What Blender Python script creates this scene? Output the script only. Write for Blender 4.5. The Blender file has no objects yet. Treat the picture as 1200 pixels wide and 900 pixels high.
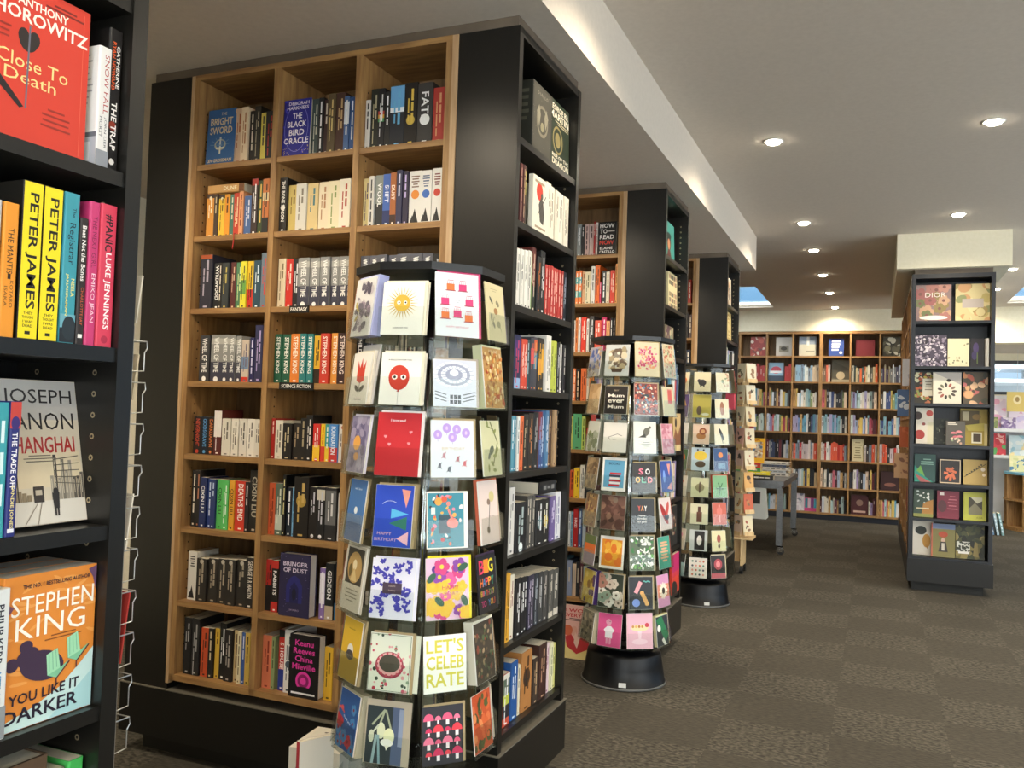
import bpy, math, random
from mathutils import Matrix, Vector, Euler
C = bpy.context.scene.collection
SC = bpy.context.scene
PI = math.pi
# ------------------------------------------------------------------ camera, world, exposure
YAW, PITCH, ROLL, EYE = -0.4036, 0.0339, 0.0322, 1.45
FPX = 1008.22
def make_camera():
    cy, sy = math.cos(YAW), math.sin(YAW); cp, sp = math.cos(PITCH), math.sin(PITCH); cr, sr = math.cos(ROLL), math.sin(ROLL)
    F = Vector((sy, cy, 0)); R = Vector((cy, -sy, 0)); U = Vector((0, 0, 1))
    F2 = F*cp + U*sp; U2 = U*cp - F*sp
    R3 = R*cr + U2*sr; U3 = U2*cr - R*sr
    cd = bpy.data.cameras.new('camera'); cd.sensor_width = 36; cd.lens = 36*FPX/1200; cd.clip_start = .02
    co = bpy.data.objects.new('camera', cd); C.objects.link(co)
    m = Matrix((R3, U3, -F2)).transposed().to_4x4(); m.translation = (0, 0, EYE)
    co.matrix_world = m; SC.camera = co
make_camera()
SC.view_settings.view_transform = 'Standard'; SC.view_settings.look = 'None'
SC.view_settings.gamma = 1; SC.view_settings.use_curve_mapping = False
SC.view_settings.exposure = 0.66
W = bpy.data.worlds.new('sky'); SC.world = W; W.use_nodes = True
nt = W.node_tree; bg = nt.nodes['Background']; bg.inputs[1].default_value = 1.0
_tc = nt.nodes.new('ShaderNodeTexCoord'); _sp = nt.nodes.new('ShaderNodeSeparateXYZ'); nt.links.new(_tc.outputs['Generated'], _sp.inputs[0])
def _ramp(sock, lo, hi, c0, c1):
    m = nt.nodes.new('ShaderNodeMapRange'); m.interpolation_type = 'SMOOTHSTEP'; m.inputs['From Min'].default_value = lo; m.inputs['From Max'].default_value = hi; nt.links.new(sock, m.inputs['Value'])
    x = nt.nodes.new('ShaderNodeMix'); x.data_type = 'RGBA'; nt.links.new(m.outputs[0], x.inputs[0])
    for i, c in ((6, c0), (7, c1)):
        if isinstance(c, tuple): x.inputs[i].default_value = c+(1,)
        else: nt.links.new(c, x.inputs[i])
    return x.outputs[2]
FILL_SKY = 5.5                                                                         # added fill: sky brightened behind the camera and to the right to light the room
_north = _ramp(_sp.outputs[2], .07, .12, (.42, .54, .64), (.19, .44, .70))           # blue side, beyond the far wall
_sky = _ramp(_sp.outputs[1], -.55, .3, (FILL_SKY, FILL_SKY*.96, FILL_SKY*.9), _north)
nt.links.new(_sky, bg.inputs[0])
SC.cycles.max_bounces = 8; SC.cycles.transparent_max_bounces = 24; SC.cycles.sample_clamp_indirect = 4
DOWN_W = 44.0      # watts of one ceiling downlight
AISLE_W = 36.0     # watts of one downlight in the low soffit between the bookcases
WARM = (1.0, 0.85, 0.64)

# ------------------------------------------------------------------ materials
def lin(h):
    h = h.lstrip('#'); c = [int(h[i:i+2], 16)/255 for i in (0, 2, 4)]
    return tuple(x/12.92 if x <= .04045 else ((x+.055)/1.055)**2.4 for x in c) + (1,)
MC = {}
def mat(h, rough=.5, metal=0, spec=.5):
    k = (h, rough, metal, spec)
    if k in MC: return MC[k]
    m = bpy.data.materials.new('paint_'+h); m.use_nodes = True
    b = m.node_tree.nodes['Principled BSDF']
    b.inputs['Base Color'].default_value = lin(h); b.inputs['Roughness'].default_value = rough
    b.inputs['Metallic'].default_value = metal; b.inputs['Specular IOR Level'].default_value = spec
    MC[k] = m; return m
def noise_mat(name, c1, c2, scale, rough, stretch=(1, 1, 1), detail=4, bump=0, spec=.5, lo=.3, hi=.7):
    m = bpy.data.materials.new(name); m.use_nodes = True; nt = m.node_tree; b = nt.nodes['Principled BSDF']
    tc = nt.nodes.new('ShaderNodeTexCoord'); mp = nt.nodes.new('ShaderNodeMapping'); mp.inputs['Scale'].default_value = stretch
    n = nt.nodes.new('ShaderNodeTexNoise'); n.inputs['Scale'].default_value = scale; n.inputs['Detail'].default_value = detail
    r = nt.nodes.new('ShaderNodeValToRGB'); r.color_ramp.elements[0].color = lin(c1); r.color_ramp.elements[1].color = lin(c2)
    r.color_ramp.elements[0].position = lo; r.color_ramp.elements[1].position = hi
    L = nt.links.new
    L(tc.outputs['Object'], mp.inputs[0]); L(mp.outputs[0], n.inputs['Vector']); L(n.outputs[0], r.inputs[0]); L(r.outputs[0], b.inputs['Base Color'])
    b.inputs['Roughness'].default_value = rough; b.inputs['Specular IOR Level'].default_value = spec
    if bump:
        bp = nt.nodes.new('ShaderNodeBump'); bp.inputs['Strength'].default_value = bump; bp.inputs['Distance'].default_value = .004
        L(n.outputs[0], bp.inputs['Height']); L(bp.outputs[0], b.inputs['Normal'])
    return m
def clear_mat(name, tint, gloss=.12, rough=.06):
    m = bpy.data.materials.new(name); m.use_nodes = True; nt = m.node_tree; nt.nodes.clear(); L = nt.links.new
    o = nt.nodes.new('ShaderNodeOutputMaterial'); mx = nt.nodes.new('ShaderNodeMixShader'); t = nt.nodes.new('ShaderNodeBsdfTransparent')
    g = nt.nodes.new('ShaderNodeBsdfGlossy'); g.inputs['Roughness'].default_value = rough; t.inputs[0].default_value = lin(tint)
    lw = nt.nodes.new('ShaderNodeLayerWeight'); lw.inputs[0].default_value = .35
    mul = nt.nodes.new('ShaderNodeMath'); mul.operation = 'MULTIPLY_ADD'; mul.inputs[1].default_value = .22; mul.inputs[2].default_value = gloss*.35
    L(lw.outputs['Fresnel'], mul.inputs[0]); L(mul.outputs[0], mx.inputs[0]); L(t.outputs[0], mx.inputs[1]); L(g.outputs[0], mx.inputs[2]); L(mx.outputs[0], o.inputs[0])
    return m
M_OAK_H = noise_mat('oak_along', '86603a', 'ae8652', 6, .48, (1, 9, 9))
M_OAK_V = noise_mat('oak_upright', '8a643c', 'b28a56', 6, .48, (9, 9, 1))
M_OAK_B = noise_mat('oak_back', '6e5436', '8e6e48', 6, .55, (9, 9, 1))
M_HEAD = noise_mat('head_strip', '5c5044', '6c5f50', 6, .6)
M_TRIM = noise_mat('pale_edge_trim', 'b08c64', 'c8a880', 6, .5, (9, 9, 1))
M_BLACK = noise_mat('black_laminate', '11100d', '161411', 18, .34, (6, 6, 1), spec=.5)
M_NAVY = noise_mat('dark_laminate', '10131a', '161a22', 18, .42, (6, 6, 1))
M_WALL = noise_mat('painted_plaster', 'e2dabf', 'e8e0c8', 40, .8)
M_CEIL = noise_mat('ceiling_paint', 'cdc3b6', 'd3c9bc', 40, .85)
M_ACRYLIC = clear_mat('clear_acrylic', 'fafcfb', .03)
M_GLASS = clear_mat('window_glass', 'f4faff', .08, .02)
M_SPBLACK = mat('060608', .42, 0, .3)
M_STEEL = noise_mat('brushed_steel', '6c6e70', '8e9092', 30, .35, (1, 1, 20)); M_STEEL.node_tree.nodes['Principled BSDF'].inputs['Metallic'].default_value = .85
M_WIRE = mat('b8b8b4', .3, .8)
M_CHROME = mat('c8c8c8', .18, 1)
M_BIRCH = noise_mat('birch_ply', 'c8a878', 'dcc090', 5, .5, (9, 9, 1))
M_LED = bpy.data.materials.new('lamp_lens'); M_LED.use_nodes = True
_b = M_LED.node_tree.nodes['Principled BSDF']; _b.inputs['Emission Color'].default_value = (1, .9, .72, 1); _b.inputs['Emission Strength'].default_value = 30

# ------------------------------------------------------------------ mesh building
class MB:
    def __init__(s): s.v = []; s.f = []; s.mi = []; s.mats = []
    def slot(s, m):
        if m not in s.mats: s.mats.append(m)
        return s.mats.index(m)
    def add(s, vs, fs, m):
        o = len(s.v); s.v += [tuple(p) for p in vs]; k = s.slot(m)
        for f in fs: s.f.append([i+o for i in f]); s.mi.append(k)
    def box(s, x0, x1, y0, y1, z0, z1, m):
        vs = [(x, y, z) for z in (z0, z1) for y in (y0, y1) for x in (x0, x1)]
        s.add(vs, [(0, 2, 3, 1), (4, 5, 7, 6), (0, 1, 5, 4), (2, 6, 7, 3), (0, 4, 6, 2), (1, 3, 7, 5)], m)
    def lathe(s, prof, m, n=40, cx=0, cy=0):
        vs = []; fs = []
        for r, z in prof:
            for i in range(n): a = 2*PI*i/n; vs.append((cx+r*math.cos(a), cy+r*math.sin(a), z))
        for j in range(len(prof)-1):
            for i in range(n): k = (i+1) % n; fs.append((j*n+i, j*n+k, j*n+n+k, j*n+n+i))
        fs.append(tuple(range(n-1, -1, -1))); fs.append(tuple(range((len(prof)-1)*n, len(prof)*n)))
        s.add(vs, fs, m)
    def prism(s, poly, z0, z1, m):
        n = len(poly); vs = [(x, y, z0) for x, y in poly]+[(x, y, z1) for x, y in poly]
        fs = [tuple(range(n-1, -1, -1)), tuple(range(n, 2*n))]+[(i, (i+1) % n, n+(i+1) % n, n+i) for i in range(n)]
        s.add(vs, fs, m)
    def tube(s, pts, r, m, n=8):
        vs = []; fs = []; P = [Vector(p) for p in pts]
        for i, p in enumerate(P):
            d = (P[min(i+1, len(P)-1)]-P[max(i-1, 0)]).normalized(); a = d.orthogonal().normalized()
            if i: a = (last - d*last.dot(d)).normalized()
            last = a; b = d.cross(a)
            for k in range(n): t = 2*PI*k/n; vs.append(p+(a*math.cos(t)+b*math.sin(t))*r)
        for i in range(len(P)-1):
            for k in range(n): q = (k+1) % n; fs.append((i*n+k, i*n+q, i*n+n+q, i*n+n+k))
        fs.append(tuple(range(n-1, -1, -1))); fs.append(tuple(range((len(P)-1)*n, len(P)*n)))
        s.add(vs, fs, m)
    def mesh(s, name):
        me = bpy.data.meshes.new(name); me.from_pydata(s.v, [], s.f)
        for m in s.mats: me.materials.append(m)
        me.polygons.foreach_set('material_index', s.mi); me.update(); return me
    def build(s, name, parent=None, smooth=False, loc=None):
        o = bpy.data.objects.new(name, s.mesh(name)); C.objects.link(o)
        if parent: o.parent = parent
        if loc: o.location = loc
        if smooth:
            for p in o.data.polygons: p.use_smooth = len(p.vertices) == 4
        return o
def tag(o, label, cat, group=None, kind=None):
    o['label'] = label; o['category'] = cat
    if group: o['group'] = group
    if kind: o['kind'] = kind
    return o
def empty(name, loc, label, cat, group=None, rz=0):
    o = bpy.data.objects.new(name, None); C.objects.link(o); o.location = loc; o.rotation_euler.z = rz; o.empty_display_size = .1
    return tag(o, label, cat, group)
def struct(mb, name):
    o = mb.build(name); o['kind'] = 'structure'; return o
def copy_tree(o, parent=None):
    c = o.copy(); C.objects.link(c)
    if parent: c.parent = parent
    for ch in o.children: copy_tree(ch, c)
    return c

# ------------------------------------------------------------------ flat print (lettering and pictures printed on covers, cards and signs)
TX = {}
def glyphs(s, bold):
    k = (s, bold)
    if k in TX: return TX[k]
    cu = bpy.data.curves.new('lettering', 'FONT'); cu.body = s; cu.resolution_u = 2
    if bold: cu.offset = .018
    ob = bpy.data.objects.new('lettering', cu); me = ob.to_mesh()
    vs = [(v.co.x, v.co.y) for v in me.vertices]; fs = [tuple(p.vertices) for p in me.polygons]
    ob.to_mesh_clear(); bpy.data.objects.remove(ob); bpy.data.curves.remove(cu)
    x0 = min(v[0] for v in vs); x1 = max(v[0] for v in vs); y0 = min(v[1] for v in vs); y1 = max(v[1] for v in vs)
    TX[k] = ([((x-x0)/(x1-x0)-.5, (y-y0)/(y1-y0)-.5) for x, y in vs], fs, (x1-x0)/(y1-y0)); return TX[k]
class Art:
    """shapes on a W x H metre sheet, given in fractions of it, origin at the lower left"""
    def __init__(s, W, H): s.W = W; s.H = H; s.p = []; s.L = 0
    def poly(s, pts, c):
        pts = [tuple(p) for p in pts]
        for ax in (0, 1):                                # keep every shape inside the sheet
            for lim, sg in ((.004, 1), (.996, -1)):
                out = []
                for i, q in enumerate(pts):
                    r = pts[i-1]; dq, dr = (q[ax]-lim)*sg, (r[ax]-lim)*sg
                    if (dq < 0) != (dr < 0): k = dr/(dr-dq); out.append((r[0]+(q[0]-r[0])*k, r[1]+(q[1]-r[1])*k))
                    if dq >= 0: out.append(q)
                pts = out
        if len(pts) < 3: return s
        s.L += 1; s.p.append(([tuple(p) for p in pts], [tuple(range(len(pts)))], c, s.L)); return s
    def rect(s, u0, v0, u1, v1, c): return s.poly([(u0, v0), (u1, v0), (u1, v1), (u0, v1)], c)
    def ell(s, u, v, ru, rv, c, n=18, a0=0, a1=2*PI, rot=0):
        P = []
        for i in range(n):
            a = a0+(a1-a0)*i/(n if a1-a0 > 6.2 else n-1); x, y = ru*math.cos(a), rv*math.sin(a)
            P.append((u+(x*math.cos(rot)*s.W-y*math.sin(rot)*s.H)/s.W, v+(x*math.sin(rot)*s.W+y*math.cos(rot)*s.H)/s.H))
        return s.poly(P, c)
    def disc(s, u, v, r, c, n=18): return s.ell(u, v, r, r*s.W/s.H, c, n)     # r as a fraction of the width
    def line(s, u0, v0, u1, v1, t, c):
        dx, dy = (u1-u0)*s.W, (v1-v0)*s.H; l = math.hypot(dx, dy) or 1; nx, ny = -dy/l*t*s.W/2/s.W, dx/l*t*s.W/2/s.H
        return s.poly([(u0-nx, v0-ny), (u1-nx, v1-ny), (u1+nx, v1+ny), (u0+nx, v0+ny)], c)
    def text(s, t, u, v, w, h, c, rot=0, bold=False, fit=False):
        vs, fs, asp = glyphs(t, bold); wm, hm = w*s.W, h*s.H
        if rot: wm, hm = w*s.H, h*s.W                    # turned text: w runs along the height
        if not fit and wm/hm > asp*1.15: wm = hm*asp*1.15
        if not fit and wm/hm < asp*.55: hm = wm/(asp*.55)
        s.L += 1; P = []
        ca, sa = math.cos(rot), math.sin(rot)
        for x, y in vs:
            x *= wm; y *= hm; P.append((u+(x*ca-y*sa)/s.W, v+(x*sa+y*ca)/s.H))
        s.p.append((P, fs, c, s.L)); return s
    def marks(s, rnd, u0, v0, u1, v1, n, c, fill=.5):
        """rows of small unreadable print"""
        dv = (v1-v0)/n
        for i in range(n):
            w = (u1-u0)*rnd.uniform(.5, 1); m = (u0+u1)/2
            s.rect(m-w/2, v1-(i+.5+fill/2)*dv, m+w/2, v1-(i+.5-fill/2)*dv, c)
        return s
    def build(s, mapf, name, parent, rough=.5):
        if not s.p: return None
        mb = MB()
        for P, fs, c, l in s.p: mb.add([mapf(u, v, .00012+l*.00003) for u, v in P], fs, mat(c, rough))
        return mb.build(name, parent)

# ------------------------------------------------------------------ books
def book_at(w, h, d, M, cover, label, group, spine=None, front=None, pages='ded5c0', hard=False, name='paperback_book', rough=.42):
    """spine faces -Y, the front cover +X; M places it"""
    t = .0028 if hard else .0011; c = min(.003, w*.2); t = min(t, w*.15); e = .003 if hard else .0002
    mb = MB()
    mb.prism([(0, d), (0, c), (c*.35, c*.3), (c, 0), (w-c, 0), (w-c*.35, c*.3), (w, c), (w, d), (w-t, d), (w-t, t+c*.5), (t, t+c*.5), (t, d)], 0, h, mat(cover, rough))
    o = mb.build(name); o.matrix_world = Matrix.Translation((0, 0, .0008)) @ M
    tag(o, label, 'book', group)
    pg = MB(); pg.box(t, w-t, t+c*.5, d-(.004 if hard else .001), e, h-e, mat(pages, .8)); pg.build('page_block', o)
    if spine: spine.build(lambda u, v, l: (u*w, -l, v*h), 'spine_print', o)
    if front: front.build(lambda u, v, l: (w+l, u*d, v*h), 'cover_print', o)
    return o
def m_front(x, y, z): return Matrix.Translation((x, y, z))                                  # spine towards -Y
def m_end(x, y, z): return Matrix.Translation((x, y, z)) @ Matrix.Rotation(PI/2, 4, 'Z')    # spine towards +X
def m_face(x, y, z, tilt=.1, turn=0, yaw=0):                                                # cover towards -Y (or +X with turn)
    return Matrix.Translation((x, y, z)) @ Matrix.Rotation(turn+yaw, 4, 'Z') @ Matrix.Rotation(-tilt, 4, 'X') @ Matrix.Rotation(-PI/2, 4, 'Z')
def m_flat(x, y, z, yaw=0):                                                                 # lying on its back cover, spine towards -Y
    return Matrix.Translation((x, y, z)) @ Matrix.Rotation(yaw, 4, 'Z') @ Matrix.Rotation(-PI/2, 4, 'Y')
ORD = 'first second third fourth fifth sixth seventh eighth ninth tenth eleventh twelfth thirteenth fourteenth fifteenth sixteenth seventeenth eighteenth nineteenth'.split()
def cname(h):
    r, g, b = [int(h[i:i+2], 16) for i in (0, 2, 4)]; mx, mn = max(r, g, b), min(r, g, b); v = mx/255; s = (mx-mn)/mx if mx else 0
    if v < .2: return 'black'
    if s < .16: return 'white' if v > .82 else 'pale grey' if v > .62 else 'grey' if v > .4 else 'charcoal' if v > .26 else 'black'
    d = mx-mn; hue = ((g-b)/d % 6 if mx == r else (b-r)/d+2 if mx == g else (r-g)/d+4)*60
    if s < .3 and v > .8: return 'cream'
    if hue < 12 or hue >= 345: n = 'red'
    elif hue < 40: n = 'orange' if v > .75 and s > .5 else 'tan' if v > .62 else 'brown'
    elif hue < 66: n = 'yellow' if s > .5 and v > .7 else 'cream' if v > .8 else 'tan' if v > .6 else 'olive'
    elif hue < 165: n = 'green'
    elif hue < 200: n = 'teal'
    elif hue < 255: n = 'blue'
    elif hue < 290: n = 'purple'
    else: n = 'pink'
    return ('dark ' if v < .36 and n not in ('brown', 'olive') else '')+n
def spine_art(w, h, spec, rnd):
    P = spec.split('|'); cover, tc = P[0], P[1]; a = Art(w, h); a.rect(0, 0, 1, 1, cover); title = None; o = None; e = 0; desc = None
    for q in P[2:]:
        if q[0] == 't': title = q[2:]
        elif q[0] == 'b': lo, hi, c = q[2:].split(','); a.rect(.0, float(lo), 1, float(hi), c)
        elif q[0] == 'o': o = q[2:].split(',')
        elif q[0] == 'e': e = 1
        elif q[0] == 'd': desc = q[2:]
    if o: a.disc(.5, float(o[0]), .34 if .15 < float(o[0]) < .85 else .2, o[1])
    if title:
        a.text(title, .5, .57 if len(title) > 6 else .62, min(.74, .1*len(title)+.2), .58 if w < .03 else .5, tc, -PI/2, True)
        a.rect(.35, .03, .65, .06, tc)
    elif e:
        a.marks(rnd, .15, .68, .85, .92, 5, tc, .5); a.poly([(.2, .04), (.5, .3), (.8, .04)], '1c1a1a'); a.poly([(.1, .04), (.3, .18), (.5, .04)], '2a2626')
    else:
        v = .93
        if w > .026:                       # two columns of print running down the spine
            for u, s in ((.62, 1), (.32, .6)):
                v = .9 if u > .5 else .75
                for i in range(rnd.randint(2, 3)):
                    l = rnd.uniform(.1, .24); a.rect(u-.09*s, v-l, u+.09*s, v, tc); v -= l+.03
        else:
            for i in range(rnd.randint(2, 4)):
                l = rnd.uniform(.1, .24); a.rect(.36, max(.1, v-l), .64, v, tc); v -= l+.035
                if v < .2: break
        a.rect(.34, .03, .66, .06, tc)
    return cover, a, desc

# ------------------------------------------------------------------ the room
ZC, ZS, XS, YSE = 3.167, 2.854, -1.076, 8.23       # main ceiling, low soffit, soffit edge and its far end
X0, X1, Y0, YB = -4.7, 4.4, -3.0, 13.79            # room shell; YB is the plane of the far bookcase
def carpet():
    m = bpy.data.materials.new('carpet_tiles'); m.use_nodes = True; nt = m.node_tree; b = nt.nodes['Principled BSDF']; L = nt.links.new
    tc = nt.nodes.new('ShaderNodeTexCoord'); mp = nt.nodes.new('ShaderNodeMapping'); mp.inputs['Location'].default_value = (.18, -.24, 0)
    ck = nt.nodes.new('ShaderNodeTexChecker'); ck.inputs['Scale'].default_value = 1
    sc = nt.nodes.new('ShaderNodeMapping'); sc.inputs['Scale'].default_value = (2.0, 2.2, 1); L(tc.outputs['Object'], mp.inputs[0]); L(mp.outputs[0], sc.inputs[0]); L(sc.outputs[0], ck.inputs['Vector'])
    ck.inputs['Color1'].default_value = (1, 1, 1, 1); ck.inputs['Color2'].default_value = (0, 0, 0, 1)
    def tex(scale, st, det):
        q = nt.nodes.new('ShaderNodeMapping'); q.inputs['Scale'].default_value = st; n = nt.nodes.new('ShaderNodeTexNoise'); n.inputs['Scale'].default_value = scale; n.inputs['Detail'].default_value = det
        L(tc.outputs['Object'], q.inputs[0]); L(q.outputs[0], n.inputs['Vector']); return n.outputs[0]
    fine = tex(90, (.35, 1, 1), 3); peb = tex(42, (1, 1.6, 1), 2); big = tex(1.3, (1, 1, 1), 2)
    r1 = nt.nodes.new('ShaderNodeValToRGB'); r1.color_ramp.elements[0].color = lin('403d36'); r1.color_ramp.elements[1].color = lin('565147'); r1.color_ramp.elements[0].position = .3; r1.color_ramp.elements[1].position = .7
    r2 = nt.nodes.new('ShaderNodeValToRGB'); r2.color_ramp.elements[0].color = lin('3c3932'); r2.color_ramp.elements[1].color = lin('676257'); r2.color_ramp.elements[0].position = .36; r2.color_ramp.elements[1].position = .68
    L(fine, r1.inputs[0]); L(peb, r2.inputs[0])
    mx = nt.nodes.new('ShaderNodeMix'); mx.data_type = 'RGBA'; L(ck.outputs['Fac'], mx.inputs[0]); L(r1.outputs[0], mx.inputs[6]); L(r2.outputs[0], mx.inputs[7])
    mu = nt.nodes.new('ShaderNodeMix'); mu.data_type = 'RGBA'; mu.blend_type = 'MULTIPLY'; mu.inputs[0].default_value = .35; L(mx.outputs[2], mu.inputs[6]); L(big, mu.inputs[7]); L(mu.outputs[2], b.inputs['Base Color'])
    hm = nt.nodes.new('ShaderNodeMix'); L(ck.outputs['Fac'], hm.inputs[0]); L(fine, hm.inputs[2]); L(peb, hm.inputs[3])
    bp = nt.nodes.new('ShaderNodeBump'); bp.inputs['Strength'].default_value = .5; bp.inputs['Distance'].default_value = .006; L(hm.outputs[0], bp.inputs['Height']); L(bp.outputs[0], b.inputs['Normal'])
    b.inputs['Roughness'].default_value = .92; b.inputs['Specular IOR Level'].default_value = .2
    return m
mb = MB(); mb.box(X0, X1, Y0, 16.4, -.1, 0, carpet()); struct(mb, 'floor')
# ceiling in strips around two skylight openings
SKY = [(-2.35, -1.475, 11.28, 13.38), (1.58, 2.5, 11.3, 13.38)]
mb = MB(); zt = ZC+.03
for a, b_, c, d in ((X0, X1, Y0, 11.28), (X0, X1, 13.38, 16.4), (X0, -2.35, 11.28, 13.38), (-1.475, 1.58, 11.28, 13.38), (2.5, X1, 11.28, 13.38)): mb.box(a, b_, c, d, ZC, zt, M_CEIL)
struct(mb, 'ceiling')
for i, (a, b_, c, d) in enumerate(SKY):
    mb = MB(); t = .03
    for r in ((a, a+t, c, d), (b_-t, b_, c, d), (a+t, b_-t, c, c+t), (a+t, b_-t, d-t, d)): mb.box(*r, zt, zt+.05, M_WALL)
    w = struct(mb, 'window_%d' % (i+1)); w['label'] = 'flat skylight pane showing blue sky'
    g = MB(); g.box(a+t, b_-t, c+t, d-t, zt+.02, zt+.03, M_GLASS); g.build('pane', w)
mb = MB(); mb.box(X0, XS, Y0, YSE, ZS, ZC, M_CEIL); struct(mb, 'ceiling_soffit')
mb = MB(); mb.box(.129, 1.033, 8.405, 12.29, ZS, ZC, M_WALL); struct(mb, 'ceiling_boxing')
mb = MB(); mb.box(X0-.1, X0, Y0, 16.4, 0, zt, M_WALL); struct(mb, 'wall_left')
mb = MB()
for r in ((Y0, 16.4, 0, .4), (Y0, 16.4, 2.75, zt), (Y0, -1.0, .4, 2.75), (12.2, 16.4, .4, 2.75)): mb.box(X1, X1+.1, r[0], r[1], r[2], r[3], M_WALL)
struct(mb, 'wall_right')
mb = MB()
for i in range(6): y = -1+i*2.628; mb.box(X1+.02, X1+.08, y, y+.06, .4, 2.75, M_STEEL)
w = struct(mb, 'window_5'); g = MB(); g.box(X1+.045, X1+.055, -.94, 12.14, .4, 2.75, M_GLASS); g.build('pane', w)  # unseen glazing run along the right wall, added for ambient daylight
# unseen wall behind the camera, glazing added to let in fill sky light
mb = MB()
for r in ((X0, X1, 0, .35), (X0, X1, 2.75, zt), (X0, -.9, .35, 2.75), (4.0, X1, .35, 2.75)): mb.box(r[0], r[1], Y0-.12, Y0, r[2], r[3], M_WALL)
struct(mb, 'wall_front')
mb = MB()
for x in (-.9, .7, 2.35, 3.94): mb.box(x, x+.06, Y0-.09, Y0-.03, .35, 2.75, M_STEEL)
w = struct(mb, 'window_3'); g = MB(); g.box(-.84, 3.94, Y0-.065, Y0-.055, .35, 2.75, M_GLASS); g.build('pane', w)
# far wall: header flush with the far bookcase, an alcove with a window beyond on the right
BK = 1.40
mb = MB(); mb.box(X0, BK, YB+.34, YB+.44, 0, zt, M_WALL); mb.box(X0, BK, YB, YB+.34, 2.845, ZC, M_WALL); mb.box(BK, X1, YB, YB+.3, 2.66, ZC, M_WALL); struct(mb, 'wall_back')
mb = MB(); mb.box(BK-.06, BK, YB+.44, 15.8, 0, zt, M_WALL); struct(mb, 'wall_alcove')
mb = MB(); mb.box(BK, X1, YB+.3, 15.76, 2.66, 2.76, M_CEIL); struct(mb, 'ceiling_alcove')
mb = MB(); mb.box(BK, X1, 15.76, 15.9, 0, 2.0, M_WALL); mb.box(BK, X1, 15.76, 15.9, 2.55, zt, M_WALL); mb.box(BK, BK+.04, 15.76, 15.9, 2.0, 2.55, M_WALL); struct(mb, 'wall_window')
mb = MB()
for r in ((BK+.04, X1, 2.0, 2.05), (BK+.04, X1, 2.5, 2.55), (BK+.04, BK+.08, 2.05, 2.5), (2.9, 2.94, 2.05, 2.5)): mb.box(r[0], r[1], 15.79, 15.85, r[2], r[3], mat('2a2c30', .4))
w = struct(mb, 'window_4'); g = MB(); g.box(BK+.08, X1, 15.815, 15.825, 2.05, 2.5, M_GLASS); g.build('pane', w)
mb = MB(); mb.box(-4.69, XS-1.9, YB-.02, YB, .0, .1, M_BLACK); struct(mb, 'baseboard_back')
# a pale awning and house front across the road, seen through the far window
aw = MB(); aw.prism([(1.2, 19.0), (5.6, 19.0), (5.6, 20.6), (1.2, 20.6)], 2.35, 2.42, mat('e8ecee', .6)); aw.box(1.9, 3.4, 18.9, 20.4, 2.62, 2.68, mat('dfe5e8', .6))
for x in (1.3, 3.3, 5.4): aw.box(x, x+.08, 19.1, 19.18, 0, 2.35, mat('9aa0a4', .5))
aw.box(1.2, 5.6, 20.5, 20.6, 0, 2.4, mat('b4bcc2', .8)); aw.box(2.6, 2.66, 19.6, 19.66, 2.42, 2.62, mat('9aa0a4', .5))
tag(aw.build('street_awning'), 'pale street awning outside, seen through the far high window', 'awning')
mb = MB(); mb.box(-8, 12, 16.45, 30, -.12, -.02, mat('8c8c88', .9)); struct(mb, 'pavement')

# ------------------------------------------------------------------ ceiling downlights
def downlight(x, y, z, watts, label, group, size=1.36, blend=.7):
    t = empty('downlight', (x, y, z), label, 'ceiling light', group)
    r = MB(); r.lathe([(.062, 0), (.062, -.004), (.05, -.005), (.044, -.002), (.044, 0)], mat('e4e0d6', .5), 28); r.build('trim_ring', t, True)
    l = MB(); l.lathe([(.043, -.001), (.042, -.01), (.036, -.016), (.02, -.02)], M_LED, 24); l.build('lens', t)
    d = bpy.data.lights.new('downlight_lamp', 'SPOT'); d.energy = watts; d.color = WARM; d.spot_size = size*2; d.spot_blend = blend; d.shadow_soft_size = .045
    s = bpy.data.objects.new('downlight_lamp', d); C.objects.link(s); s.parent = t; s.location = (0, 0, -.03)
DL = [(x, y) for y in (-1.5, .8, 3.1, 5.41, 7.72) for x in (-.62, .565)]+[(-.62, y) for y in (8.98, 10.51, 11.98, 13.5)]+[(1.29, 10.51), (1.3, 11.97), (1.3, 13.45)]+[(x, y) for y in (-1.5, .8, 3.1, 5.41, 7.72) for x in (1.9, 3.2)]  # rows continue out of view; outer columns added for ambient bounce
NAMES = {(-.62, 5.41): 'bright recessed downlight nearest the soffit, closest in view', (.565, 5.41): 'bright recessed downlight nearest the top right edge of the view',
 (-.62, 7.72): 'recessed downlight beside the soffit, second of its row', (.565, 7.72): 'recessed downlight just before the boxed tower head',
 (-.62, 8.98): 'recessed downlight third of the row running past the soffit', (-.62, 10.51): 'recessed downlight fourth of the row running past the soffit',
 (-.62, 11.98): 'recessed downlight fifth of the row running past the soffit', (-.62, 13.5): 'farthest recessed downlight of the row, close to the back wall',
 (1.29, 10.51): 'recessed downlight half behind the corner of the tower boxing', (1.3, 11.97): 'recessed downlight low beside the tower, near the skylight'}
for x, y in DL:
    downlight(x, y, ZC, DOWN_W*(.6 if y < 2 else 1), NAMES.get((x, y), 'recessed warm ceiling downlight beyond the edge of the view'), 'ceiling downlights')
for n in (.428, 2.731, 5.0022, 7.2733):
    for x in (-1.74, -2.4, -3.05):
        downlight(x, n-1.1, ZS, AISLE_W, 'recessed warm downlight in the low soffit above an aisle', 'soffit downlights', 1.42, .6)

for x in (2.75, 3.7): downlight(x, 14.7, 2.66, DOWN_W*.8, 'unseen fill downlight added in the low alcove ceiling by the far window', 'added alcove fill lights')  # unseen lamps added to brighten the alcove

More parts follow.
